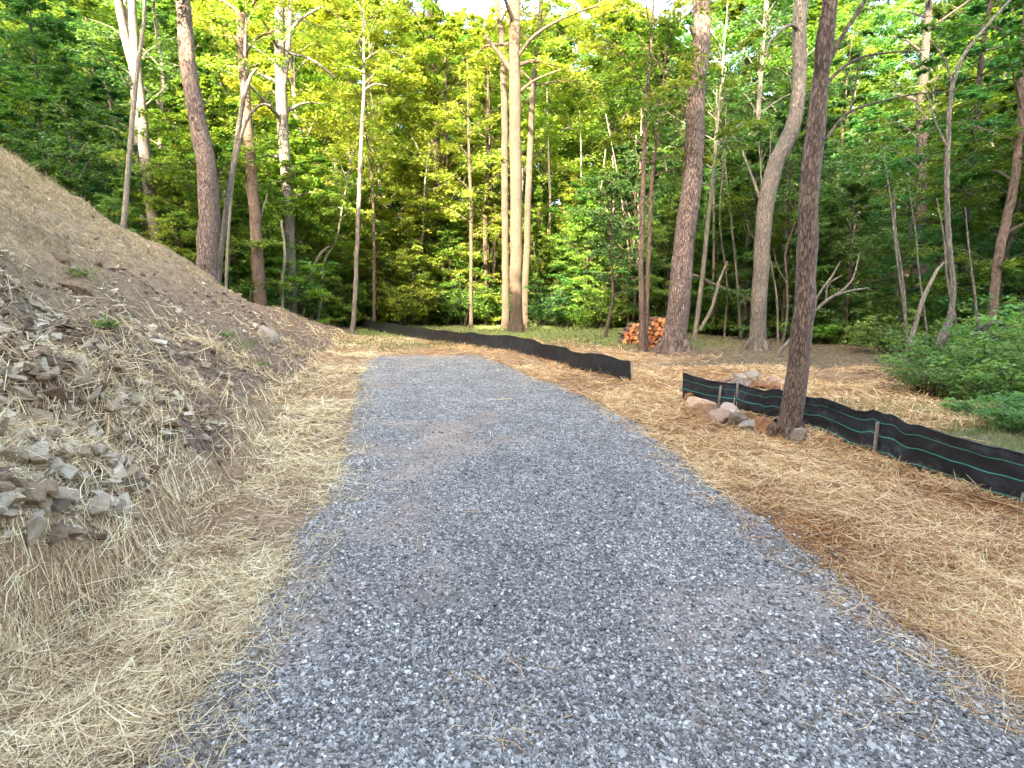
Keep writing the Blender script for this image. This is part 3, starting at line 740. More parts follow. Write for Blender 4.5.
# ------------------------------------------------------------------ silt fences
def fence(name, base_px, h, lined, label, stakes, seed, extra=None):
    rg = np.random.default_rng(seed)
    P = np.array([gnd(*p) for p in base_px]); P = smooth_path(P, 90)
    seg = np.linalg.norm(np.diff(P, axis=0), axis=1); s = np.concatenate([[0], np.cumsum(seg)])
    root = empty(name, tuple(P[45]))
    tan = np.gradient(P, axis=0); tan /= np.linalg.norm(tan, axis=1)[:, None]; nr = np.stack([-tan[:, 1], tan[:, 0], 0 * tan[:, 0]], 1)
    rows = 9
    vv = np.linspace(0, 1, rows)
    mb = MB()
    sag = .02 - .05 * np.abs(np.sin(s * math.pi / 1.55)) ** .8 + .05 * vnoise(s, s * 0, .9, seed) + .015 * vnoise(s, s * 0, 5, seed)
    verts = []; av = []
    side_ = np.sin(s * 3.1) * .03 + .10 * vnoise(s, s * 0, 1.3, seed + 3)
    zb = H(P[:, 0], P[:, 1]) - .04
    for j, v in enumerate(vv):
        off = side_ * v + .03 * vnoise(s * 1.0, s * 0 + v * 3, 4, seed + 5) * math.sin(v * 3.14) + .022 * vnoise(s, s * 0 + v * 6, 9, seed + 6) + .02 * vnoise(s + v * 1.5, s * 0 + v * 2, 5, seed + 8)
        pt = P[:, :3] + nr * off[:, None]
        pt[:, 2] = zb + (h + .04 + sag) * v
        verts.append(pt); av.append(np.full(len(P), v))
    V = np.stack(verts, 1); n0 = len(P)
    i = np.arange(n0 - 1)[:, None] * rows + np.arange(rows - 1)[None]
    q = np.stack([i, i + rows, i + rows + 1, i + 1], -1).reshape(-1, 4)
    V2 = V + nr[:, None] * .004
    mb.add(V.reshape(-1, 3) - P[45], q, np.tile(vv, n0))
    mb.add(V2.reshape(-1, 3) - P[45], q[:, ::-1], np.tile(vv, n0))
    link('fabric', mb.mesh('fabric', [M['fabric_lined' if lined else 'fabric']], True), root)
    hb = MB(); tube(hb, V[:, -1] - P[45], np.full(n0, .008), 6); link('hem', hb.mesh('hem', [M['fabric']], True), root)
    for spx, front, hh in stakes:
        px_all = 512 + F * P[:, 0] / (P[:, 1] * math.cos(PITCH) + CAM_H * math.sin(PITCH))
        k_ = int(np.argmin(abs(px_all - spx)))
        sgn = -1 if front else 1
        # put the stake on the viewer's side when front
        nn = nr[k_] if nr[k_][1] < 0 else -nr[k_]
        b = V[k_, 4] + nn * (.03 if front else -.035)
        sb = MB(); cubev = np.array([[x, y, z_] for z_ in (0, 1) for x, y in ((-1, -1), (1, -1), (1, 1), (-1, 1))], float)
        cubev[:, :2] *= .011; top = h * hh
        cubev[:, 2] = np.where(cubev[:, 2] > 0, top, -.1)
        cubev[4:, 0] += rg.normal() * .01
        sb.add(cubev, [[0, 3, 2, 1], [4, 5, 6, 7], [0, 1, 5, 4], [1, 2, 6, 5], [2, 3, 7, 6], [3, 0, 4, 7]])
        link('stake', sb.mesh('stake', [M['stake']]), root, (b[0] - P[45][0], b[1] - P[45][1], zb[k_] - P[45][2]))
    tag(root, label, 'fence', 'black silt fences')
    return root
fence('silt_fence', fr_base, .42, True, 'near black silt fence with green lines, right of the driveway', [(719, True, .92), (737, False, 1.08), (762, False, 1.0), (877, True, .92), (1021, True, .35)], 3)
fence('silt_fence', fm_base, .40, False, 'far plain black silt fence curving behind the end of the driveway', [(545, False, 1.0), (580, False, 1.05), (630, False, 1.08), (500, False, 1.05), (440, False, 1.05)], 7)

# ------------------------------------------------------------------ firewood
r = random.Random(8)
def log_mesh(seed):
    rr_ = random.Random(seed); n = 9
    mb = MB(); th = np.linspace(0, 2 * math.pi, n, endpoint=False)
    rad = np.array([rr_.uniform(.85, 1.08) for _ in th])
    if seed % 2: rad[:3] *= .72
    ring = np.stack([np.cos(th) * rad, 0 * th, np.sin(th) * rad], 1) * .072
    a = ring.copy(); a[:, 1] = -.22; b = ring.copy() * [1.04, 1, 1.04]; b[:, 1] = .22
    V = np.concatenate([a, b]); j = np.arange(n); j2 = (j + 1) % n
    mb.add(V, np.stack([j, j2, j2 + n, j + n], 1), .5, 0)
    for arr, yy in ((a, -.22), (b, .22)):
        V = np.concatenate([arr, [[0, yy, 0]]]); mb.add(V, np.stack([j2 if yy < 0 else j, j if yy < 0 else j2, np.full(n, n)], 1), .5, 1)
    return mb.mesh('firewood_log', [M['bark_brown'], M['log_end']])
LM = [log_mesh(s) for s in range(5)]
for (cx_, cy_, cols, hgt, grp, lab) in ((656, 350, 6, [5, 6, 7, 7, 7, 7], 'logs in the bright orange firewood stack', 'bright orange cut end of a log stacked beside the big pine'),
                                   (631, 346, 4, [3, 4, 5, 5], 'logs in the browner left firewood stack', 'brown log end in the smaller stack left of the twin saplings')):
    p = gnd(cx_, cy_); y0 = p[1] + .3
    for c in range(cols):
        for k_ in range(hgt[c]):
            x = p[0] + (c - cols / 2 + .5) * .135 + (.065 if k_ % 2 else 0)
            o = bpy.data.objects.new('firewood_log', LM[r.randrange(5)]); COL.objects.link(o)
            o.location = (x, y0 + r.uniform(-.05, .05), float(H(x, y0)) + .06 + k_ * .124); o.rotation_euler = (r.uniform(-.05, .05), r.uniform(0, 6.28), r.uniform(-.08, .08) + .15)
            tag(o, lab, 'log', grp)

# ------------------------------------------------------------------ trees
def spray_points(start, direction, length, n, rng, flat=.28, droop=.15):
    """points spread along and around a side branch"""
    t = rng.uniform(.15, 1.05, n) ** .8
    perp = np.cross(direction, [0, 0, 1.]); perp /= np.linalg.norm(perp) + 1e-9
    w = rng.normal(size=n) * length * .22 * (1.15 - np.abs(t - .55))
    c = start + direction * (t * length)[:, None] + perp * w[:, None]
    c[:, 2] += rng.normal(size=n) * length * .06 * flat / .28 - droop * length * t ** 2
    return c
def crown_geo(rng, h, cb, R, nleaf, leaf, trunk_pts, trunk_r, limbs=26, style='broad', wood=None, leaves=None, base_r=.5, up=.72):
    T = np.asarray(trunk_pts); s = np.concatenate([[0], np.cumsum(np.linalg.norm(np.diff(T, axis=0), axis=1))]); s /= s[-1]
    per = nleaf // (limbs * 6)
    for li in range(limbs):
        t = cb + (1 - cb) * ((li + rng.uniform(0, 1)) / limbs) ** .9
        p0 = np.array([np.interp(t, s, T[:, k]) for k in range(3)]); r0 = np.interp(t, s, trunk_r)
        u = (t - cb) / (1 - cb)
        prof = (math.sin(math.pi * (u * .8 + .17)) ** .8) if style == 'broad' else (1.05 - u) 
        Ln = R * max(prof, .25) * rng.uniform(.7, 1.2)
        az = li * 2.399 + rng.normal() * .4
        el = RAD(rng.uniform(5, 30) + 45 * u) if style == 'broad' else RAD(rng.uniform(-15, 15))
        d = np.array([math.cos(az) * math.cos(el), math.sin(az) * math.cos(el), math.sin(el)])
        end = p0 + d * Ln + np.array([0, 0, -.10 * Ln])
        mid = p0 + d * Ln * .5 + np.array([rng.normal() * .08 * Ln, rng.normal() * .08 * Ln, .06 * Ln])
        path = smooth_path([p0, mid, end], 6)
        if wood is not None: tube(wood, path, np.linspace(max(r0 * .42, .02), .008, 6), 5)
        for k in range(6):
            tt = .28 + .72 * k / 5
            q0 = np.array([np.interp(tt, np.linspace(0, 1, 6), path[:, j]) for j in range(3)])
            a2 = az + rng.choice([-1, 1]) * rng.uniform(.3, 1.2)
            d2 = np.array([math.cos(a2), math.sin(a2), rng.uniform(-.15, .35)]); d2 /= np.linalg.norm(d2)
            l2 = Ln * rng.uniform(.28, .5) * (1.1 - .4 * tt)
            if wood is not None: tube(wood, [q0, q0 + d2 * l2 * .9 + np.array([0, 0, -.1 * l2])], [.012, .004], 3)
            c = spray_points(q0, d2, l2, per, rng)
            tone = np.clip(rng.normal(.45 + .15 * rng.normal(), .2, per), 0, 1)
            leaf_quads(leaves, c, leaf, rng, up, tone)
def generic_tree(seed, h, cb, R, nleaf, leaf, tr, style='broad', limbs=26):
    rg = np.random.default_rng(seed)
    n = 9
    T = np.zeros((n, 3)); T[:, 2] = np.linspace(-.4, h * .97, n)
    T[:, 0] = np.cumsum(rg.normal(size=n) * .1 * h / 16); T[:, 1] = np.cumsum(rg.normal(size=n) * .1 * h / 16); T[:2, :2] = 0
    T = smooth_path(T, 18)
    rr_ = tr * (1 - np.linspace(0, 1, 18)) ** .75 + .012; rr_[0] *= 1.35; rr_[1] *= 1.1
    wood = MB(); lv = MB()
    tube(wood, T, rr_, 9, rough=.04, rng=rg)
    crown_geo(rg, h, cb, R, nleaf, leaf, T, rr_, limbs, style, wood, lv)
    return wood, lv
TREES = []
for sd_, h, cb, R, nl, lf, tr, st, lm in ((1, 17, .14, 4.4, 36000, .19, .13, 'broad', 40), (2, 21, .20, 4.8, 40000, .21, .16, 'broad', 44), (3, 14, .08, 3.8, 36000, .16, .09, 'broad', 38),
                                     (4, 24, .22, 5.2, 42000, .23, .19, 'broad', 48), (5, 19, .15, 4.0, 34000, .20, .13, 'broad', 42), (6, 8, .05, 2.6, 24000, .125, .05, 'broad', 32)):
    w, lv = generic_tree(sd_, h, cb, R, nl, lf, tr, st, lm)
    TREES.append((h, w, lv))
HEM = generic_tree(7, 13, .05, 3.0, 26000, .13, .11, 'cone', 56)
CR = {}
def tree_mesh(i, lm, bm_):
    key = (i, lm)
    if key not in CR:
        w, lv = (TREES[i][1], TREES[i][2]) if i < 6 else HEM
        CR[key] = lv.mesh('crown', [M[lm]])
    k2 = (i, bm_, 't')
    if k2 not in CR:
        w = TREES[i][1] if i < 6 else HEM[0]
        CR[k2] = w.mesh('trunk', [M[bm_]], True)
    return CR[k2], CR[key]
def put_tree(i, x, y, sc, rz, lm, bm_, name, label, group, sxy=None):
    tm, cm = tree_mesh(i, lm, bm_)
    root = empty(name, (x, y, float(H(x, y)) - .05), rz); k_ = sxy or sc; root.scale = (k_, k_, sc)
    link('trunk', tm, root); link('crown', cm, root)
    tag(root, label, 'tree', group)
    return root
LMK = [(30, 'the upper bank crest'), (100, 'the whitish leaning stem'), (150, 'the forked grey trunk'), (205, 'the thick curved pinkish trunk'), (235, 'the snapped leaning stem'), (262, 'the pinkish straight tree'), (290, 'the ivy flecked tree'),
       (330, 'the bank foot'), (358, 'the slender pale sapling'), (400, 'the far fence'), (439, 'the straight sunlit tree'), (475, 'the paired pale stems'), (514, 'the tall sunlit tree'), (560, 'the middle of the clearing'), (610, 'the small bent sapling'),
       (645, 'the twin saplings'), (685, 'the big pine'), (725, 'the thin stems right of the pine'), (768, 'the crooked grey tree'), (808, 'the near brown tree'), (860, 'the bare branching sapling'), (905, 'the lit gap'), (948, 'the slender arching tree'), (1005, 'the reddish leaning tree'), (1060, 'the right edge shrubs')]
def landmark(px): return min(LMK, key=lambda q_: abs(q_[0] - px))[1]
r = random.Random(77)
pts = []
def ok(x, y, dmin):
    for a, b, c in pts:
        if (a - x) ** 2 + (b - y) ** 2 < dmin ** 2: return False
    return True
def lit(x, y):  # sun band; many leaves here get the yellow tone standing in for sunlight
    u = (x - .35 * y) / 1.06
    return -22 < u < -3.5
cnt = 0
for tries in range(9000):
    y = 15 + 53 * r.random() ** .85; x = r.uniform(-1, 1) * (y * 1.05 + 3)
    if y < edgeY(x) + 2.2 or (x < 0 and y < 20 and x > -9): continue
    if abs(512 + F * x / y - 890) < 45 and y < 40 or abs(512 + F * x / y - 900) < 24: continue
    dm = 2.9 + .022 * y
    if not ok(x, y, dm): continue
    pts.append((x, y, 1))
    if cnt >= 215: break
    cnt += 1
    big = y > 38
    i = r.choice([1, 3, 4, 0] if big else [0, 1, 2, 4, 5, 2])
    px = 512 + F * x / y
    if y < 26 or r.random() < .35: i = r.choice([2, 5, 5, 6, 0]) if not lit(x, y) else r.choice([2, 5, 5, 0])
    lum = lit(x, y)
    lm = r.choice(['leaf_sunlit_yellow', 'leaf_green', 'leaf_sunlit_yellow']) if lum and x > -13 and r.random() < .72 else r.choice(['leaf_green', 'leaf_deep', 'leaf_green'])
    if i == 6: lm = 'leaf_deep'
    kind = {'leaf_sunlit_yellow': 'yellow green', 'leaf_green': 'mid green', 'leaf_deep': 'dark green'}[lm]
    where = 'far back on the wooded hillside' if big else 'in the woods behind the clearing'
    side = 'left of the driveway' if x < -6 else ('beyond the driveway end' if x < 5 else 'right of the big pine')
    lab = f'{kind} leafy forest tree {where}, {side}' if i < 6 else f'dark evergreen tree with drooping boughs {where}, {side}'
    sc = r.uniform(.85, 1.2)
    win = 24.2 if abs(px - 672) < 62 else (24.6 if abs(px - 470) < 38 else 0)
    if win:
        hh = TREES[i][0] if i < 6 else 13
        sc = min(sc, (CAM_H + y * math.tan(RAD(win)) - float(H(x, y))) / hh)
    nm_ = 'leafy tree' if i < 6 else 'drooping evergreen'
    lab = f"{'taller' if sc > 1.08 else ('medium' if sc > .95 else 'lower')} {kind} {nm_} {'far back, behind' if big else 'in woods behind'} {landmark(px)}"
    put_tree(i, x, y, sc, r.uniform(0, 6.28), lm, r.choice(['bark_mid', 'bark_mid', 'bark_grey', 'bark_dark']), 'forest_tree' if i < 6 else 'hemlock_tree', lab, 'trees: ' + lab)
print('trees', cnt)

# low leafy saplings along the wood edge
n_ = 0
NAMED_PX = [124, 156, 206, 256, 287, 358, 439, 470, 514, 642, 680, 765, 800, 947, 1008]
for _ in range(6000):
    if n_ >= 52: break
    x = r.uniform(-24, 24); y = float(edgeY(x)) + r.uniform(-.3, 3.2)
    px = 512 + F * x / y
    if px < -60 or px > 1090 or (x < -4 and y < 17) or min(abs(px - q_) for q_ in NAMED_PX) < 14 or abs(px - 905) < 60: continue
    if not ok(x, y, 1.15): continue
    pts.append((x, y, 1)); n_ += 1
    lm = r.choice(['leaf_sunlit_yellow', 'leaf_green', 'leaf_sunlit_yellow']) if lit(x, y) and x > -11 else r.choice(['leaf_green', 'leaf_deep', 'leaf_bush'])
    kind = {'leaf_sunlit_yellow': 'yellow green', 'leaf_green': 'mid green', 'leaf_deep': 'dark green', 'leaf_bush': 'light green'}[lm]
    side = 'behind the bank' if x < -6 else ('past the driveway end' if x < 5 else 'right of the big pine')
    put_tree(5, x, y, r.uniform(.42, .95), r.uniform(0, 6.28), lm, r.choice(['bark_grey', 'bark_mid']), 'understory_tree', f'low {kind} sapling at the wood edge behind {landmark(px)}', f'low {kind} saplings behind {landmark(px)}')
for px, y_, i_ in ((742, 44, 3), (765, 50, 1), (725, 52, 3), (785, 42, 4), (905, 47, 3), (930, 50, 1), (350, 46, 3), (140, 44, 1)):
    x = (px - 512) / F * y_
    put_tree(i_, x, y_, 1.15, r.uniform(0, 6), 'leaf_green', 'bark_grey', 'forest_tree', f'tallest tree far back behind {landmark(px)}, against the sky', 'tallest far trees')
# far wooded hillside that reads as one mass
rng = np.random.default_rng(44)
N = 60000
y = rng.uniform(66, 110, N); x = rng.uniform(-1.1, 1.1, N) * y
zc = H(x, y) + 13 + 4 * vnoise(x, y, .16, 5) + 3 * vnoise(x, y, .4, 6) - rng.uniform(0, 1, N) ** 2 * 14
mb = MB(); leaf_quads(mb, np.stack([x, y, zc], 1), .75, rng, .4)
tag(link('distant_forest', mb.mesh('distant_forest', [M['leaf_green']])), 'distant wooded hillside closing the view behind the trees', 'forest', kind='stuff')
# woods behind the viewer, as an unseen leaf wall shaped to shade the clearing
N = 210000
u = rng.uniform(-48, 48, N); dep = rng.uniform(13, 22, N)
top = np.interp(u, [-48, -24, -21, -17, -10, -5.2, -3.2, -1.6, 0.2, 2, 4, 48], [30, 30, 24, 19.6, 18.6, 18.8, 21.5, 22.2, 22.4, 27, 29, 32]) + 2.2 * vnoise(u, dep, .35, 8)  # wall height set band by band to steer where sun gets over
hz = rng.uniform(0, 1, N) ** .8 * top
sunh = np.array([SUN_AZ[0], SUN_AZ[1]]) / math.hypot(*SUN_AZ); perp = np.array([-sunh[1], sunh[0]])
xy = u[:, None] * perp + dep[:, None] * sunh
mb = MB(); leaf_quads(mb, np.stack([xy[:, 0], xy[:, 1], hz], 1), .95, rng, .2)
tag(link('forest', mb.mesh('forest', [M['leaf_green']])), 'unseen leaf wall for woods behind the viewer, shaped to shade the clearing', 'forest', kind='stuff')

# ---- the trees one can tell apart: trunk centre line in pixels (x, y, width), distance
def px_tree(name, path, Y, bark, label, cat='tree', group=None, top=None, crown=None, limbs=(), lean_y=0.0, flare=1.25, tw=None, leaves=None, seed=0, ext=True):
    rg = np.random.default_rng(seed + 900)
    P = []
    for (a, b, w) in path:
        yy = Y
        p = atY(a, b, yy); P.append([*p, w / pxm(yy) / 2])
    P = np.array(P)
    gz = float(H(P[0, 0], Y))
    if P[0, 2] > gz - .1:
        P = np.vstack([[P[0, 0] , Y, gz - .12, P[0, 3] * flare], P]) if P[0, 2] - gz > .05 else P
        P[0, 2] = gz - .12; P[0, 3] = max(P[0, 3], P[1, 3] * 1.02)
    if ext and top:      # carry on above the frame
        d = P[-1, :3] - P[-2, :3]; d /= np.linalg.norm(d); d = d * .5 + np.array([0, 0, .6]); d /= np.linalg.norm(d)
        n_ = 3
        for k in range(1, n_ + 1):
            P = np.vstack([P, [*(P[-1, :3] + d * (top - P[-1, 2]) / (n_ - k + 1) / max(d[2], .3) * .999), P[-1, 3] * (.72 if k < n_ else .3)]])
    base = P[0, :3].copy()
    Q = smooth_path(P, max(18, 4 * len(P)))
    Q[:, 3] = np.maximum(Q[:, 3], .006)
    Q[:, :2] += rg.normal(size=(len(Q), 2)) * Q[:, 3:4] * .07
    root = empty(name, tuple(base))
    wood = MB(); lv = MB()
    tube(wood, Q[:, :3] - base, Q[:, 3], 14 if Q[0, 3] > .1 else 7, rough=.035, rng=rg)
    if Q[0, 3] > .11:
        r0 = Q[0, 3]
        for kk in range(6):
            az = kk * 1.047 + rg.normal() * .25; ca, sa = math.cos(az), math.sin(az); ln = r0 * rg.uniform(1.15, 1.6)
            tube(wood, smooth_path([[ca * r0 * .6, sa * r0 * .6, .12 + r0 * .8], [ca * r0 * .98, sa * r0 * .98, .12 + r0 * .2], [ca * ln, sa * ln, .06]], 7), np.linspace(r0 * .36, r0 * .12, 7), 7, rough=.06, rng=rg)
    for lb in limbs:
        L_ = np.array([[*atY(a, b, Y + dy), w / pxm(Y) / 2] for (a, b, w, dy) in lb])
        L_ = smooth_path(L_, 14); tube(wood, L_[:, :3] - base, np.maximum(L_[:, 3], .004), 6, rough=.04, rng=rg)
    if crown:
        cb, R, nl, lf, lm, nlimb = crown
        crown_geo(rg, 0, cb, R, nl, lf, Q[:, :3] - base, Q[:, 3], nlimb, 'broad', wood, lv)
        link('crown', lv.mesh('crown', [M[lm]]), root)
    link('trunk', wood.mesh('trunk', [M[bark]], True), root)
    tag(root, label, cat, group)
    return root

px_tree('pine_tree', [(674, 352, 27), (675, 338, 23), (683, 260, 20), (691, 177, 18), (696, 106, 16.5), (703, 0, 15)], 14.2, 'bark_pine', 'big reddish pine with patches of sun, beside the firewood', top=24, crown=(.62, 3.6, 9000, .16, 'leaf_green', 22), seed=1,
        limbs=[[(695, 110, 5, 0), (690, 104, 3, 0), (687, 100, 2, 0)], [(699, 40, 5, 0), (692, 32, 3, -.1), (690, 26, 2, -.2)]])
px_tree('tree', [(758, 345, 18), (758, 330, 15), (761, 270, 14.5), (764, 221, 15), (775, 164, 15), (792, 132, 14), (799, 88, 12), (799, 45, 12), (801, 0, 11)], 15, 'bark_grey', 'grey crooked tree bending right halfway up, right of the pine', top=20, crown=(.6, 3.5, 7000, .15, 'leaf_green', 20), seed=2,
        limbs=[[(799, 30, 4, 0), (790, 25, 3, -.3), (775, 36, 2.4, -.6), (767, 48, 2, -.8), (769, 62, 1.4, -.8)], [(765, 215, 4, 0), (757, 190, 3, .2), (742, 150, 2, .5)]])
px_tree('tree', [(786, 447, 33), (788, 436, 25), (793, 410, 21), (801, 350, 20), (806, 265, 18), (809, 199, 17), (817, 115, 16), (822, 70, 14), (829, 0, 13)], 5.9, 'bark_brown', 'near brown tree leaning right, standing among the rocks by the fence', top=15, crown=(.66, 2.6, 7000, .11, 'leaf_green', 20), seed=3,
        limbs=[[(820, 88, 4, 0), (816, 60, 3.2, -.1), (819, 30, 2.6, -.2), (828, -10, 2, -.3)], [(825, 140, 3.4, 0), (845, 115, 2.4, .1), (865, 106, 2, .15), (910, 95, 1.6, .2), (956, 91, 1, .2)],
               [(823, 88, 4, 0), (840, 70, 3, .1), (862, 57, 2.2, .2), (895, 52, 1.6, .2), (925, 50, 1, .2)], [(850, 112, 2, .1), (856, 80, 1.6, .1), (861, 50, 1, .1)],
               [(822, 78, 4.5, 0), (840, 40, 4, 0), (865, 0, 3.4, 0), (880, -30, 2.5, 0)]])
px_tree('tree', [(517, 332, 16), (517, 322, 12.5), (516, 250, 11.5), (515, 104, 10.5), (515, 0, 9.5)], 21.5, 'bark_mid', 'tall straight sunlit tree standing alone past the driveway end', top=24, crown=(.38, 3.8, 9000, .15, 'leaf_sunlit_yellow', 26), seed=4,
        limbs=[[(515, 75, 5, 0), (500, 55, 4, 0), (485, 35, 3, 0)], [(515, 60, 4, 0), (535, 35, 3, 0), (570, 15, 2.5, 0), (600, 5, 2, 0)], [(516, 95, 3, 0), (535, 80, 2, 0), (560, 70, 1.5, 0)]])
px_tree('tree', [(505.5, 324, 8), (505.5, 300, 7), (505, 200, 6.5), (504, 90, 6), (501, 30, 5), (496, 0, 4.5)], 23.5, 'bark_mid', 'second trunk close behind left of the tall sunlit tree', top=21, crown=(.5, 3.2, 6000, .15, 'leaf_sunlit_yellow', 20), seed=5)
px_tree('tree', [(524, 323, 8), (525, 300, 6.5), (529, 177, 6), (533, 90, 5), (540, 20, 4)], 24.5, 'bark_mid', 'slim trunk close behind right of the tall sunlit tree', top=19, crown=(.5, 3.0, 6000, .15, 'leaf_sunlit_yellow', 20), seed=6)
px_tree('tree', [(439, 318, 9), (439, 271, 8), (437, 161, 7.5), (432, 50, 6.5), (430, 0, 6)], 28, 'bark_mid', 'straight sunlit tree left of the tall centre tree', top=21, crown=(.22, 3.5, 12000, .16, 'leaf_sunlit_yellow', 24), seed=7)
px_tree('tree', [(208, 300, 20), (207, 270, 19), (209, 190, 18), (203, 150, 16), (195, 110, 15), (187, 50, 13), (183, 0, 12)], 14.8, 'bark_pine', 'thick curved pinkish trunk rising behind the bank crest', top=22, crown=(.6, 3.4, 7000, .15, 'leaf_green', 20), seed=8)
px_tree('tree', [(261, 318, 13), (260, 300, 12), (256, 230, 10.5), (251, 168, 10), (245, 90, 9), (240, 0, 8)], 17.5, 'bark_brown', 'pinkish straight tree between the pale leaning stems and the ivy clad trunk', top=21, crown=(.4, 3.2, 8000, .15, 'leaf_sunlit_yellow', 20), seed=9,
        limbs=[[(243, 60, 3, 0), (255, 40, 2.4, -.3), (275, 30, 2, -.5)]])
px_tree('tree', [(291, 325, 12), (291, 310, 11), (289, 230, 10), (286, 177, 10), (282, 100, 10), (280, 57, 9), (280, 0, 8)], 20, 'bark_grey', 'ivy flecked pale tree near the far foot of the bank', top=23, crown=(.2, 3.0, 10000, .13, 'leaf_sunlit_yellow', 24), seed=10,
        limbs=[[(282, 100, 5, 0), (288, 50, 5, 0), (291, 0, 4, 0), (293, -40, 3, 0)], [(281, 45, 4, 0), (300, 20, 3, 0), (325, 5, 2, 0)], [(288, 52, 3, 0), (312, 60, 2.4, 0), (336, 78, 2, 0)]])
px_tree('tree', [(158, 290, 12), (156, 245, 11), (151, 200, 10.5), (143, 130, 9), (138, 80, 8.5), (134, 40, 7.5), (132, 0, 6.5)], 17.5, 'bark_grey', 'grey white trunk with moss flecks behind the bank, forking near the top', top=20, crown=(.55, 3.2, 7000, .15, 'leaf_deep', 20), seed=11,
        limbs=[[(137, 82, 7.5, 0), (128, 48, 8, 0), (119, 5, 7.5, 0), (112, -40, 6, 0)]])
px_tree('sapling', [(122, 240, 5), (124, 222, 5), (130, 150, 4.5), (136, 80, 4), (144, 20, 3)], 14, 'bark_pale', 'thin whitish stem leaning right across the forked grey trunk', top=11, crown=(.7, 1.8, 2500, .12, 'leaf_green', 12), seed=12)
px_tree('sapling', [(145, 270, 6), (144, 235, 6), (140, 180, 5.5), (136, 120, 5)], 19, 'bark_grey', 'grey stem just left of the forked grey trunk', top=13, crown=(.25, 2.2, 5500, .13, 'leaf_deep', 16), seed=13)
px_tree('sapling', [(165, 270, 5), (162, 230, 5), (160, 160, 4), (163, 80, 4), (158, 40, 3)], 20, 'bark_grey', 'thin crooked stem just right of the forked grey trunk', top=13, crown=(.25, 2.2, 5500, .13, 'leaf_deep', 16), seed=14)
px_tree('sapling', [(217, 300, 5), (218, 283, 5), (226, 210, 4.6), (233, 168, 4.4), (242, 106, 4.2), (250, 78, 3), (257, 68, 2)], 15.5, 'bark_grey', 'pale thin leaning stem with a snapped top', seed=15, ext=False,
        limbs=[[(234, 165, 4, 0), (240, 140, 3.6, 0), (248, 118, 3.2, 0), (262, 104, 2.4, 0), (271, 106, 1.6, 0)]])
px_tree('sapling', [(226, 290, 3), (231, 200, 2.6), (243, 90, 2.2), (246, 20, 2)], 16, 'bark_pale', 'thinnest pale stem crossing the snapped leaning one', top=9, crown=(.8, 1.5, 1500, .11, 'leaf_sunlit_yellow', 8), seed=16)
px_tree('sapling', [(352, 328, 5), (354, 318, 4.4), (358, 221, 4), (361, 150, 3.6), (364, 84, 3)], 19.5, 'bark_grey', 'slender pale straight sapling behind the far fence end', top=11.5, crown=(.72, 1.9, 3000, .12, 'leaf_sunlit_yellow', 14), seed=17,
        limbs=[[(364, 90, 2, 0), (375, 84, 1.8, 0), (388, 86, 1.3, 0)]])
px_tree('sapling', [(374, 326, 3.4), (374, 270, 3), (373, 200, 2.6), (368, 133, 2)], 22, 'bark_mid', 'thinner sapling right of the slender pale one', top=10, crown=(.6, 1.7, 2500, .12, 'leaf_sunlit_yellow', 12), seed=18)
px_tree('sapling', [(303, 322, 3.6), (306, 290, 3.2), (314, 265, 3), (322, 252, 2.5), (330, 246, 1.6)], 20.5, 'bark_pale', 'bent pale stem leaning right by the far foot of the bank', seed=19, ext=False)
px_tree('sapling', [(317, 322, 3.4), (321, 300, 3), (324, 262, 2.6), (336, 240, 2)], 21, 'bark_pale', 'crooked pale stem beside the bent one at the bank foot', top=7, crown=(.6, 1.4, 1800, .11, 'leaf_sunlit_yellow', 10), seed=20)
px_tree('sapling', [(283, 320, 3), (282, 280, 3), (285, 255, 2.6), (281, 220, 2)], 18, 'bark_pale', 'wavy thin stem left of the ivy flecked tree', seed=21, ext=False)
px_tree('sapling', [(471, 326, 4), (471, 300, 3.4), (471, 210, 3), (469, 150, 2.5)], 24, 'bark_mid', 'short pale sapling left of the paired pale stems', top=11, crown=(.3, 1.9, 3800, .12, 'leaf_sunlit_yellow', 14), seed=22)
px_tree('sapling', [(486, 325, 4.6), (487, 300, 4.2), (485, 240, 4), (487, 170, 3.4)], 26, 'bark_mid', 'left one of the paired pale stems left of the tall tree', top=13, crown=(.3, 2.2, 4500, .13, 'leaf_sunlit_yellow', 14), seed=23)
px_tree('sapling', [(493, 325, 4), (493, 300, 3.6), (494, 240, 3.4), (491, 180, 3)], 26.5, 'bark_mid', 'right one of the paired pale stems left of the tall tree', top=12, crown=(.3, 2.2, 4500, .13, 'leaf_sunlit_yellow', 14), seed=24)
px_tree('tree', [(643, 352, 7), (642, 320, 5.5), (641, 265, 5), (643, 190, 4.6), (646, 110, 4), (650, 60, 3)], 14.4, 'bark_brown', 'left stem of the twin saplings rising in front of the firewood', top=11, crown=(.42, 2.0, 5000, .12, 'leaf_sunlit_yellow', 18), seed=25)
px_tree('tree', [(645, 352, 6), (647, 300, 4.6), (650, 221, 4.2), (653, 170, 3.6), (660, 120, 2.6)], 14.5, 'bark_brown', 'right stem of the twin saplings rising in front of the firewood', top=8, crown=(.55, 1.7, 3000, .12, 'leaf_green', 14), seed=26)
px_tree('sapling', [(606, 333, 4), (610, 315, 3.6), (613, 296, 3), (612, 262, 2)], 18, 'bark_mid', 'small bent sapling left of the firewood', top=4.6, crown=(.3, 1.6, 2500, .10, 'leaf_deep', 12), seed=27)
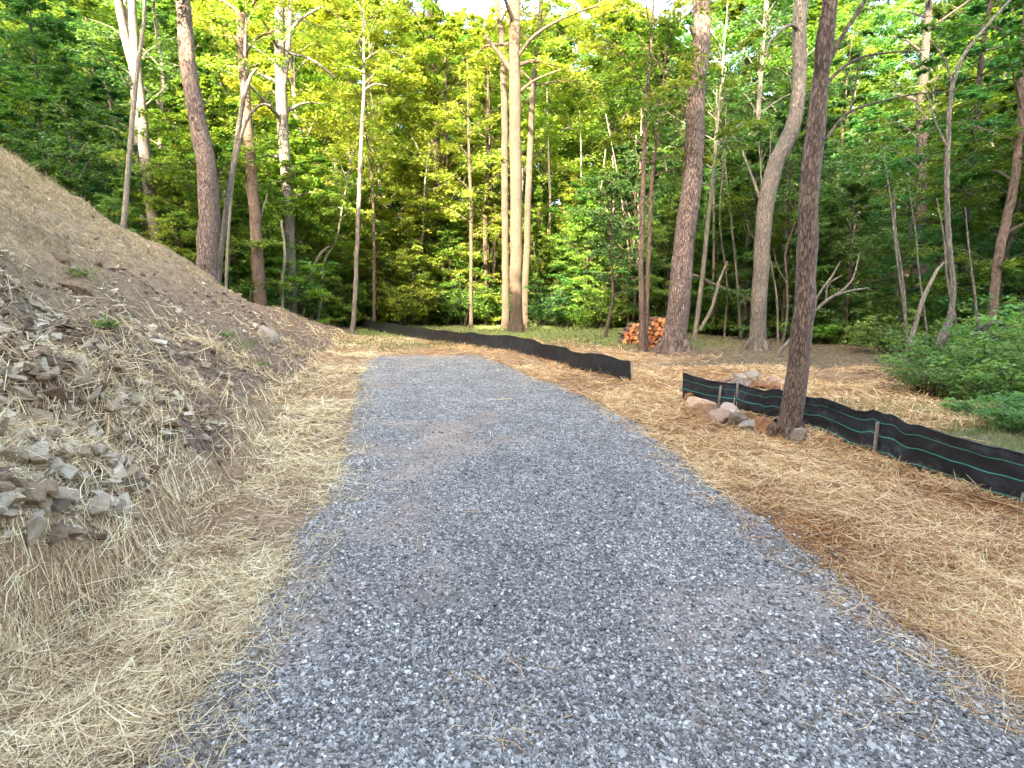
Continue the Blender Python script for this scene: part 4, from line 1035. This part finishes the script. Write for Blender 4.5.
px_tree('sapling', [(695, 336, 5), (699, 305, 4.6), (704, 262, 4.2), (708, 221, 4), (713, 177, 3)], 17.5, 'bark_pale', 'pale thin stem right behind the big pine', top=10, crown=(.4, 1.9, 4000, .12, 'leaf_green', 12), seed=28,
        limbs=[[(700, 330, 3.5, 0), (712, 308, 3.2, 0), (719, 282, 2.8, 0), (727, 262, 2, .2)]])
px_tree('sapling', [(713, 320, 3), (714, 250, 2.6), (714, 175, 2)], 20, 'bark_pale', 'very thin upright stem between the pine and the crooked tree', top=9, crown=(.6, 1.9, 2500, .12, 'leaf_deep', 12), seed=29)
px_tree('tree', [(746, 322, 7), (745, 290, 6.4), (747, 248, 6), (753, 190, 5.4), (757, 130, 4.4)], 20, 'bark_grey', 'grey slim tree just left behind the crooked tree', top=14, crown=(.3, 2.6, 7000, .13, 'leaf_deep', 16), seed=30)
px_tree('sapling', [(775, 325, 6), (778, 290, 5), (783, 240, 5), (786, 200, 4)], 21, 'bark_grey', 'grey slim tree seen between the crooked tree and the near trunk', top=14, crown=(.3, 2.6, 7000, .13, 'leaf_deep', 16), seed=31)
px_tree('sapling', [(779, 353, 4), (790, 340, 4), (812, 314, 3.6), (832, 297, 3), (850, 291, 2.2), (868, 288, 1.4)], 13, 'bark_grey', 'bare pale branching sapling leaning right behind the near trunk', seed=32, ext=False,
        limbs=[[(812, 314, 3, 0), (818, 296, 2.4, 0), (832, 276, 2, 0), (840, 262, 1.2, 0)], [(826, 302, 2.2, 0), (828, 285, 1.6, 0), (842, 275, 1.2, 0)], [(836, 295, 2, 0), (852, 280, 1.6, 0), (860, 252, 1.2, 0)]])
px_tree('tree', [(938, 352, 9), (944, 335, 8), (950, 318, 6), (953, 290, 5), (949, 240, 4.6), (947, 200, 4.4), (948, 140, 4), (952, 88, 3.6), (963, 57, 3), (985, 28, 2.6), (1014, -4, 2.2), (1050, -40, 1.5)], 10.5, 'bark_grey', 'slender grey tree with a kinked foot arching to the upper right', seed=33, ext=False,
        limbs=[[(953, 88, 2.4, 0), (945, 60, 1.8, 0), (930, 40, 1.2, 0)], [(948, 150, 2, 0), (935, 120, 1.6, 0), (925, 85, 1, .2)]])
px_tree('tree', [(990, 350, 9), (993, 310, 8), (997, 265, 7.5), (1005, 225, 7.5), (1013, 190, 7), (1019, 140, 6), (1022, 100, 5.5), (1024, 40, 5)], 12, 'bark_brown', 'reddish brown leaning tree near the right picture edge', top=13, crown=(.22, 2.8, 11000, .11, 'leaf_green', 20), seed=34)
px_tree('sapling', [(908, 352, 5), (914, 330, 4.4), (923, 300, 4), (936, 272, 3), (944, 262, 1.8)], 11.5, 'bark_pale', 'pale leaning stem rising from the shrubs left of the slender arching tree', seed=35, ext=False)
px_tree('sapling', [(903, 330, 4), (897, 300, 3.4), (900, 270, 3), (908, 240, 2.2)], 16, 'bark_grey', 'thin stem in front of the lit gap in the woods', top=7, crown=(.5, 1.8, 2500, .11, 'leaf_green', 12), seed=36)
px_tree('tree', [(920, 330, 12), (917, 290, 11), (919, 250, 10), (921, 180, 9), (922, 100, 8)], 24, 'bark_dark', 'dark trunk standing in front of the lit gap in the woods', top=19, crown=(.45, 3.2, 7000, .15, 'leaf_deep', 20), seed=37)
px_tree('fallen_branch', [(966, 358, 5), (975, 338, 6), (988, 325, 6), (1000, 323, 5), (1008, 332, 4), (1018, 346, 3)], 10, 'bark_dark', 'dark dead branch arching over the shrubs on the right', 'branch', seed=38, ext=False)
px_tree('fallen_branch', [(686, 276, 3), (715, 285, 3.6), (750, 299, 4)], 19, 'bark_grey', 'long grey dead branch leaning across behind the pine', 'branch', seed=39, ext=False)
px_tree('sapling', [(404, 318, 5), (410, 300, 5), (404, 285, 4.4), (394, 268, 3.6), (384, 258, 2)], 27, 'bark_brown', 'brown leaning stem behind the far fence', seed=40, ext=False)

# bare slim stems standing in the wood edge
r = random.Random(404)
for q_ in range(46):
    if q_ < 16: px = r.uniform(675, 800)
    elif q_ < 30: px = r.uniform(230, 500)
    elif q_ < 35: px = r.uniform(820, 1010)
    else: px = r.uniform(540, 640)
    y_ = float(edgeY((px - 512) / F * 22)) + r.uniform(.2, 4.5)
    w0 = r.uniform(1.8, 4.2); ln_ = r.uniform(90, 240); lean = r.uniform(-.16, .16)
    yb = 290 + CAM_H * F / y_ + 2
    path = [(px, yb, w0 * 1.2)]
    for k_ in range(1, 5):
        path.append((px + lean * ln_ * k_ / 4 + r.gauss(0, 2.2), yb - ln_ * k_ / 4, w0 * (1 - .17 * k_)))
    e_ = path[-1]; m_ = path[2]; sg = r.choice((-1, 1))
    bl = [[(m_[0], m_[1], w0 * .55, 0), (m_[0] + sg * 9, m_[1] - 16, w0 * .4, 0), (m_[0] + sg * 14, m_[1] - 36, w0 * .25, 0)], [(e_[0], e_[1] + 12, w0 * .4, 0), (e_[0] - sg * 8, e_[1] - 6, w0 * .3, 0), (e_[0] - sg * 16, e_[1] - 22, w0 * .2, 0)]]
    how = 'bent' if abs(lean) > .09 else 'upright'
    thick = 'thicker' if w0 > 3.4 else 'very thin'
    px_tree('bare_stem', path, y_, r.choice(['bark_pale', 'bark_grey', 'bark_grey']), f'{thick} {how} bare stem in the shade behind {landmark(px)}', 'sapling', f'bare stems behind {landmark(px)}', limbs=bl if q_ % 3 == 0 and px < 800 else (), seed=2000 + q_, ext=False)

# ------------------------------------------------------------------ shrubs
def shrub_mesh(seed, R, h, nst, nleaf, leaf, up=.75):
    rg = np.random.default_rng(seed); st = MB(); lv = MB()
    for k in range(nst):
        az = rg.uniform(0, 6.28); out_ = R * math.sqrt(rg.uniform(0.02, 1)); hh = h * rg.uniform(.55, 1.05) * (1.1 - .45 * out_ / R)
        e = np.array([math.cos(az) * out_, math.sin(az) * out_, hh]); b = e * [.15, .15, 0]
        path = smooth_path([b, b + (e - b) * .5 + [0, 0, hh * .2], e], 6)
        tube(st, path, np.linspace(.012, .004, 6), 4)
        n = nleaf // nst
        for j in range(4):
            q0 = path[2 + j]; a2 = az + rg.normal() * 1.2
            d2 = np.array([math.cos(a2), math.sin(a2), rg.uniform(-.1, .3)])
            c = spray_points(q0, d2, R * rg.uniform(.25, .5), n // 4, rg, .3, .2)
            leaf_quads(lv, c, leaf, rg, up, np.clip(rg.normal(.5 + .18 * rg.normal(), .15, n // 4), 0, 1))
    return st, lv
SH = []
for s_, (R, h, nst, nl, lf) in enumerate(((1.0, 1.1, 22, 2600, .085), (1.3, 1.5, 26, 3200, .09), (.8, .7, 18, 2000, .075), (1.5, 2.2, 30, 4200, .10))):
    SH.append(shrub_mesh(500 + s_, R, h, nst, nl, lf))
SC = {}
def put_shrub(i, x, y, sc, rz, lm, label, group):
    if (i, lm) not in SC: SC[(i, lm)] = SH[i][1].mesh('foliage', [M[lm]])
    if (i, 's') not in SC: SC[(i, 's')] = SH[i][0].mesh('stem', [M['bark_dark']], True)
    root = empty('shrub', (x, y, float(H(x, y)) - .03), rz); root.scale = (sc, sc, sc)
    link('stem', SC[(i, 's')], root); link('foliage', SC[(i, lm)], root)
    tag(root, label, 'shrub', group)
r = random.Random(12)
# right-hand near shrubs
for (px, py, sc, i, lab) in ((925, 396, .62, 0, 'bright leafy low shrub just over the lined fence'), (965, 400, .7, 2, 'low spreading shrub behind the lined fence near the right edge'), (1010, 402, .85, 0, 'large leafy shrub at the right edge behind the fence'),
                             (1000, 372, 1.0, 1, 'tall leafy shrub around the foot of the reddish leaning tree'), (950, 372, .8, 0, 'leafy shrub around the kinked foot of the slender tree'), (1050, 385, 1.1, 1, 'leafy shrub beyond the right picture edge'),
                             (905, 372, .55, 2, 'small shrub at the end of the straw clearing'), (1060, 425, .8, 2, 'low shrub beyond the right edge close to the fence'),
                             (985, 420, .5, 2, 'small leafy shrub touching the back of the lined fence'), (940, 384, .7, 1, 'pale green shrub in front of the kinked grey tree'), (1012, 436, .42, 2, 'low shrub pressed against the fence near the right edge'), (1045, 440, .5, 0, 'shrub just out past the right edge behind the fence'), (968, 418, .38, 2, 'tiny leafy shrub in the straw behind the fence'), (915, 349, .95, 3, 'taller bush left of the pale leaning stem'), (960, 346, 1.15, 3, 'tall bush right of the slender arching tree'), (1000, 350, 1.2, 3, 'tall bush hiding the foot of the reddish leaning tree'), (1035, 348, 1.3, 3, 'high bush just inside the wood at the right edge'), (880, 344, .8, 1, 'bush where the clearing meets the wood on the right'), (985, 385, .8, 1, 'full leafy bush below the dark arching branch'), (1040, 400, .9, 1, 'wide bush out past the right edge'), (1030, 360, 1.2, 3, 'tallest shrub at the right picture edge'), (890, 356, .8, 1, 'arching shrub with pale leaf tips left of the kinked tree'), (975, 352, 1.1, 1, 'tall shrub behind the dark arching branch')):
    p = gnd(px, py); put_shrub(i, p[0], p[1], sc, r.uniform(0, 6), 'leaf_bush' if py > 350 else 'leaf_green', lab, 'leafy shrubs right of the fence')
n_ = 0
for _ in range(20000):
    if n_ >= 120: break
    x = r.uniform(-24, 26); ye = float(edgeY(x)); y = ye + r.uniform(-1.0, 7)
    if x < -4 and y < 15.5: continue
    if abs(x) > y * 1.05: continue
    if not ok(x, y, .7): continue
    pts.append((x, y, 1)); n_ += 1
    fern = x > 3 and r.random() < .4
    lum = lit(x, y)
    lm = 'leaf_sunlit_yellow' if lum and r.random() < .6 else ('leaf_fern' if fern else r.choice(['leaf_green', 'leaf_bush', 'leaf_deep']))
    col_ = {'leaf_sunlit_yellow': 'yellow green', 'leaf_fern': 'fresh green', 'leaf_green': 'mid green', 'leaf_bush': 'light green', 'leaf_deep': 'dark green'}[lm]
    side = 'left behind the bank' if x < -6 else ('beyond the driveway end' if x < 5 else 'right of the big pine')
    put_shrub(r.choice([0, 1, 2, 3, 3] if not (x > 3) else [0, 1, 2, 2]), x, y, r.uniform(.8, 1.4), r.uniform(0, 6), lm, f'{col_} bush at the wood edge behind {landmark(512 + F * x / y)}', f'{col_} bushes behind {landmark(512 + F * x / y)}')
# small green weeds on the bank
wr = np.random.default_rng(3)
def weed(px, py, R, lab):
    p = bank_hit(px, py); lv = MB()
    n = 140; c = wr.normal(size=(n, 3)) * [R * .5, R * .5, R * .2] + [0, 0, R * .35]
    c[:, 2] = np.abs(c[:, 2])
    leaf_quads(lv, c, .045, wr, .6)
    o = empty('weed', (p[0], p[1], p[2] - .02)); link('foliage', lv.mesh('foliage', [M['leaf_bush']]), o); tag(o, lab, 'weed', 'green weeds on the bank')
weed(238, 350, .28, 'largest patch of green weeds low on the far bank'); weed(80, 275, .14, 'green weed above the long pale rock'); weed(108, 325, .1, 'small green weed on the bare middle of the bank')
weed(226, 338, .2, 'green weed at the upper left of the largest weed patch'); weed(258, 366, .15, 'green weed at the lower right of the largest weed patch')

# forest undergrowth: low leaves one cannot count
rng = np.random.default_rng(66)
N = 130000
x = rng.uniform(-32, 34, N); y = edgeY(x) + rng.uniform(-.6, 1, N) * 1.2 + rng.exponential(5, N)
k = (np.abs(x) < y * 1.08) & ~((x < -4) & (y < 15.5) & (x > -14)) & (rng.uniform(size=N) < np.clip(.55 + 1.6 * vnoise(x, y, .35, 90), 0, 1))
x, y = x[k], y[k]
z = H(x, y) + np.abs(rng.normal(size=len(x))) * (.18 + .3 * np.clip(vnoise(x, y, .5, 91) + .3, 0, 1))
mb = MB(); leaf_quads(mb, np.stack([x, y, z], 1), .11, rng, .75, np.clip(rng.normal(.5, .2, len(x)) + vnoise(x, y, .6, 92) * .6, 0, 1))
tag(link('undergrowth', mb.mesh('undergrowth', [M['leaf_fern']])), 'low ferny undergrowth covering the forest floor', 'undergrowth', kind='stuff')
N = 60000
y = rng.uniform(30, 70, N); x = rng.uniform(-1.1, 1.1, N) * y
k = (rng.uniform(size=N) < np.clip(.6 + 1.6 * vnoise(x, y, .25, 95), 0, 1)) & (np.abs(512 + F * x / y - 900) > 22); x, y = x[k], y[k]
z = H(x, y) + rng.uniform(0, 1, len(x)) ** 1.5 * (1.2 + 3.2 * np.clip(vnoise(x, y, .3, 96) + .3, 0, 1))
mb = MB(); leaf_quads(mb, np.stack([x, y, z], 1), .34, rng, .6)
tag(link('undergrowth', mb.mesh('undergrowth', [M['leaf_green']])), 'leafy brush covering the rising ground deep in the woods', 'undergrowth', kind='stuff')
print('done')
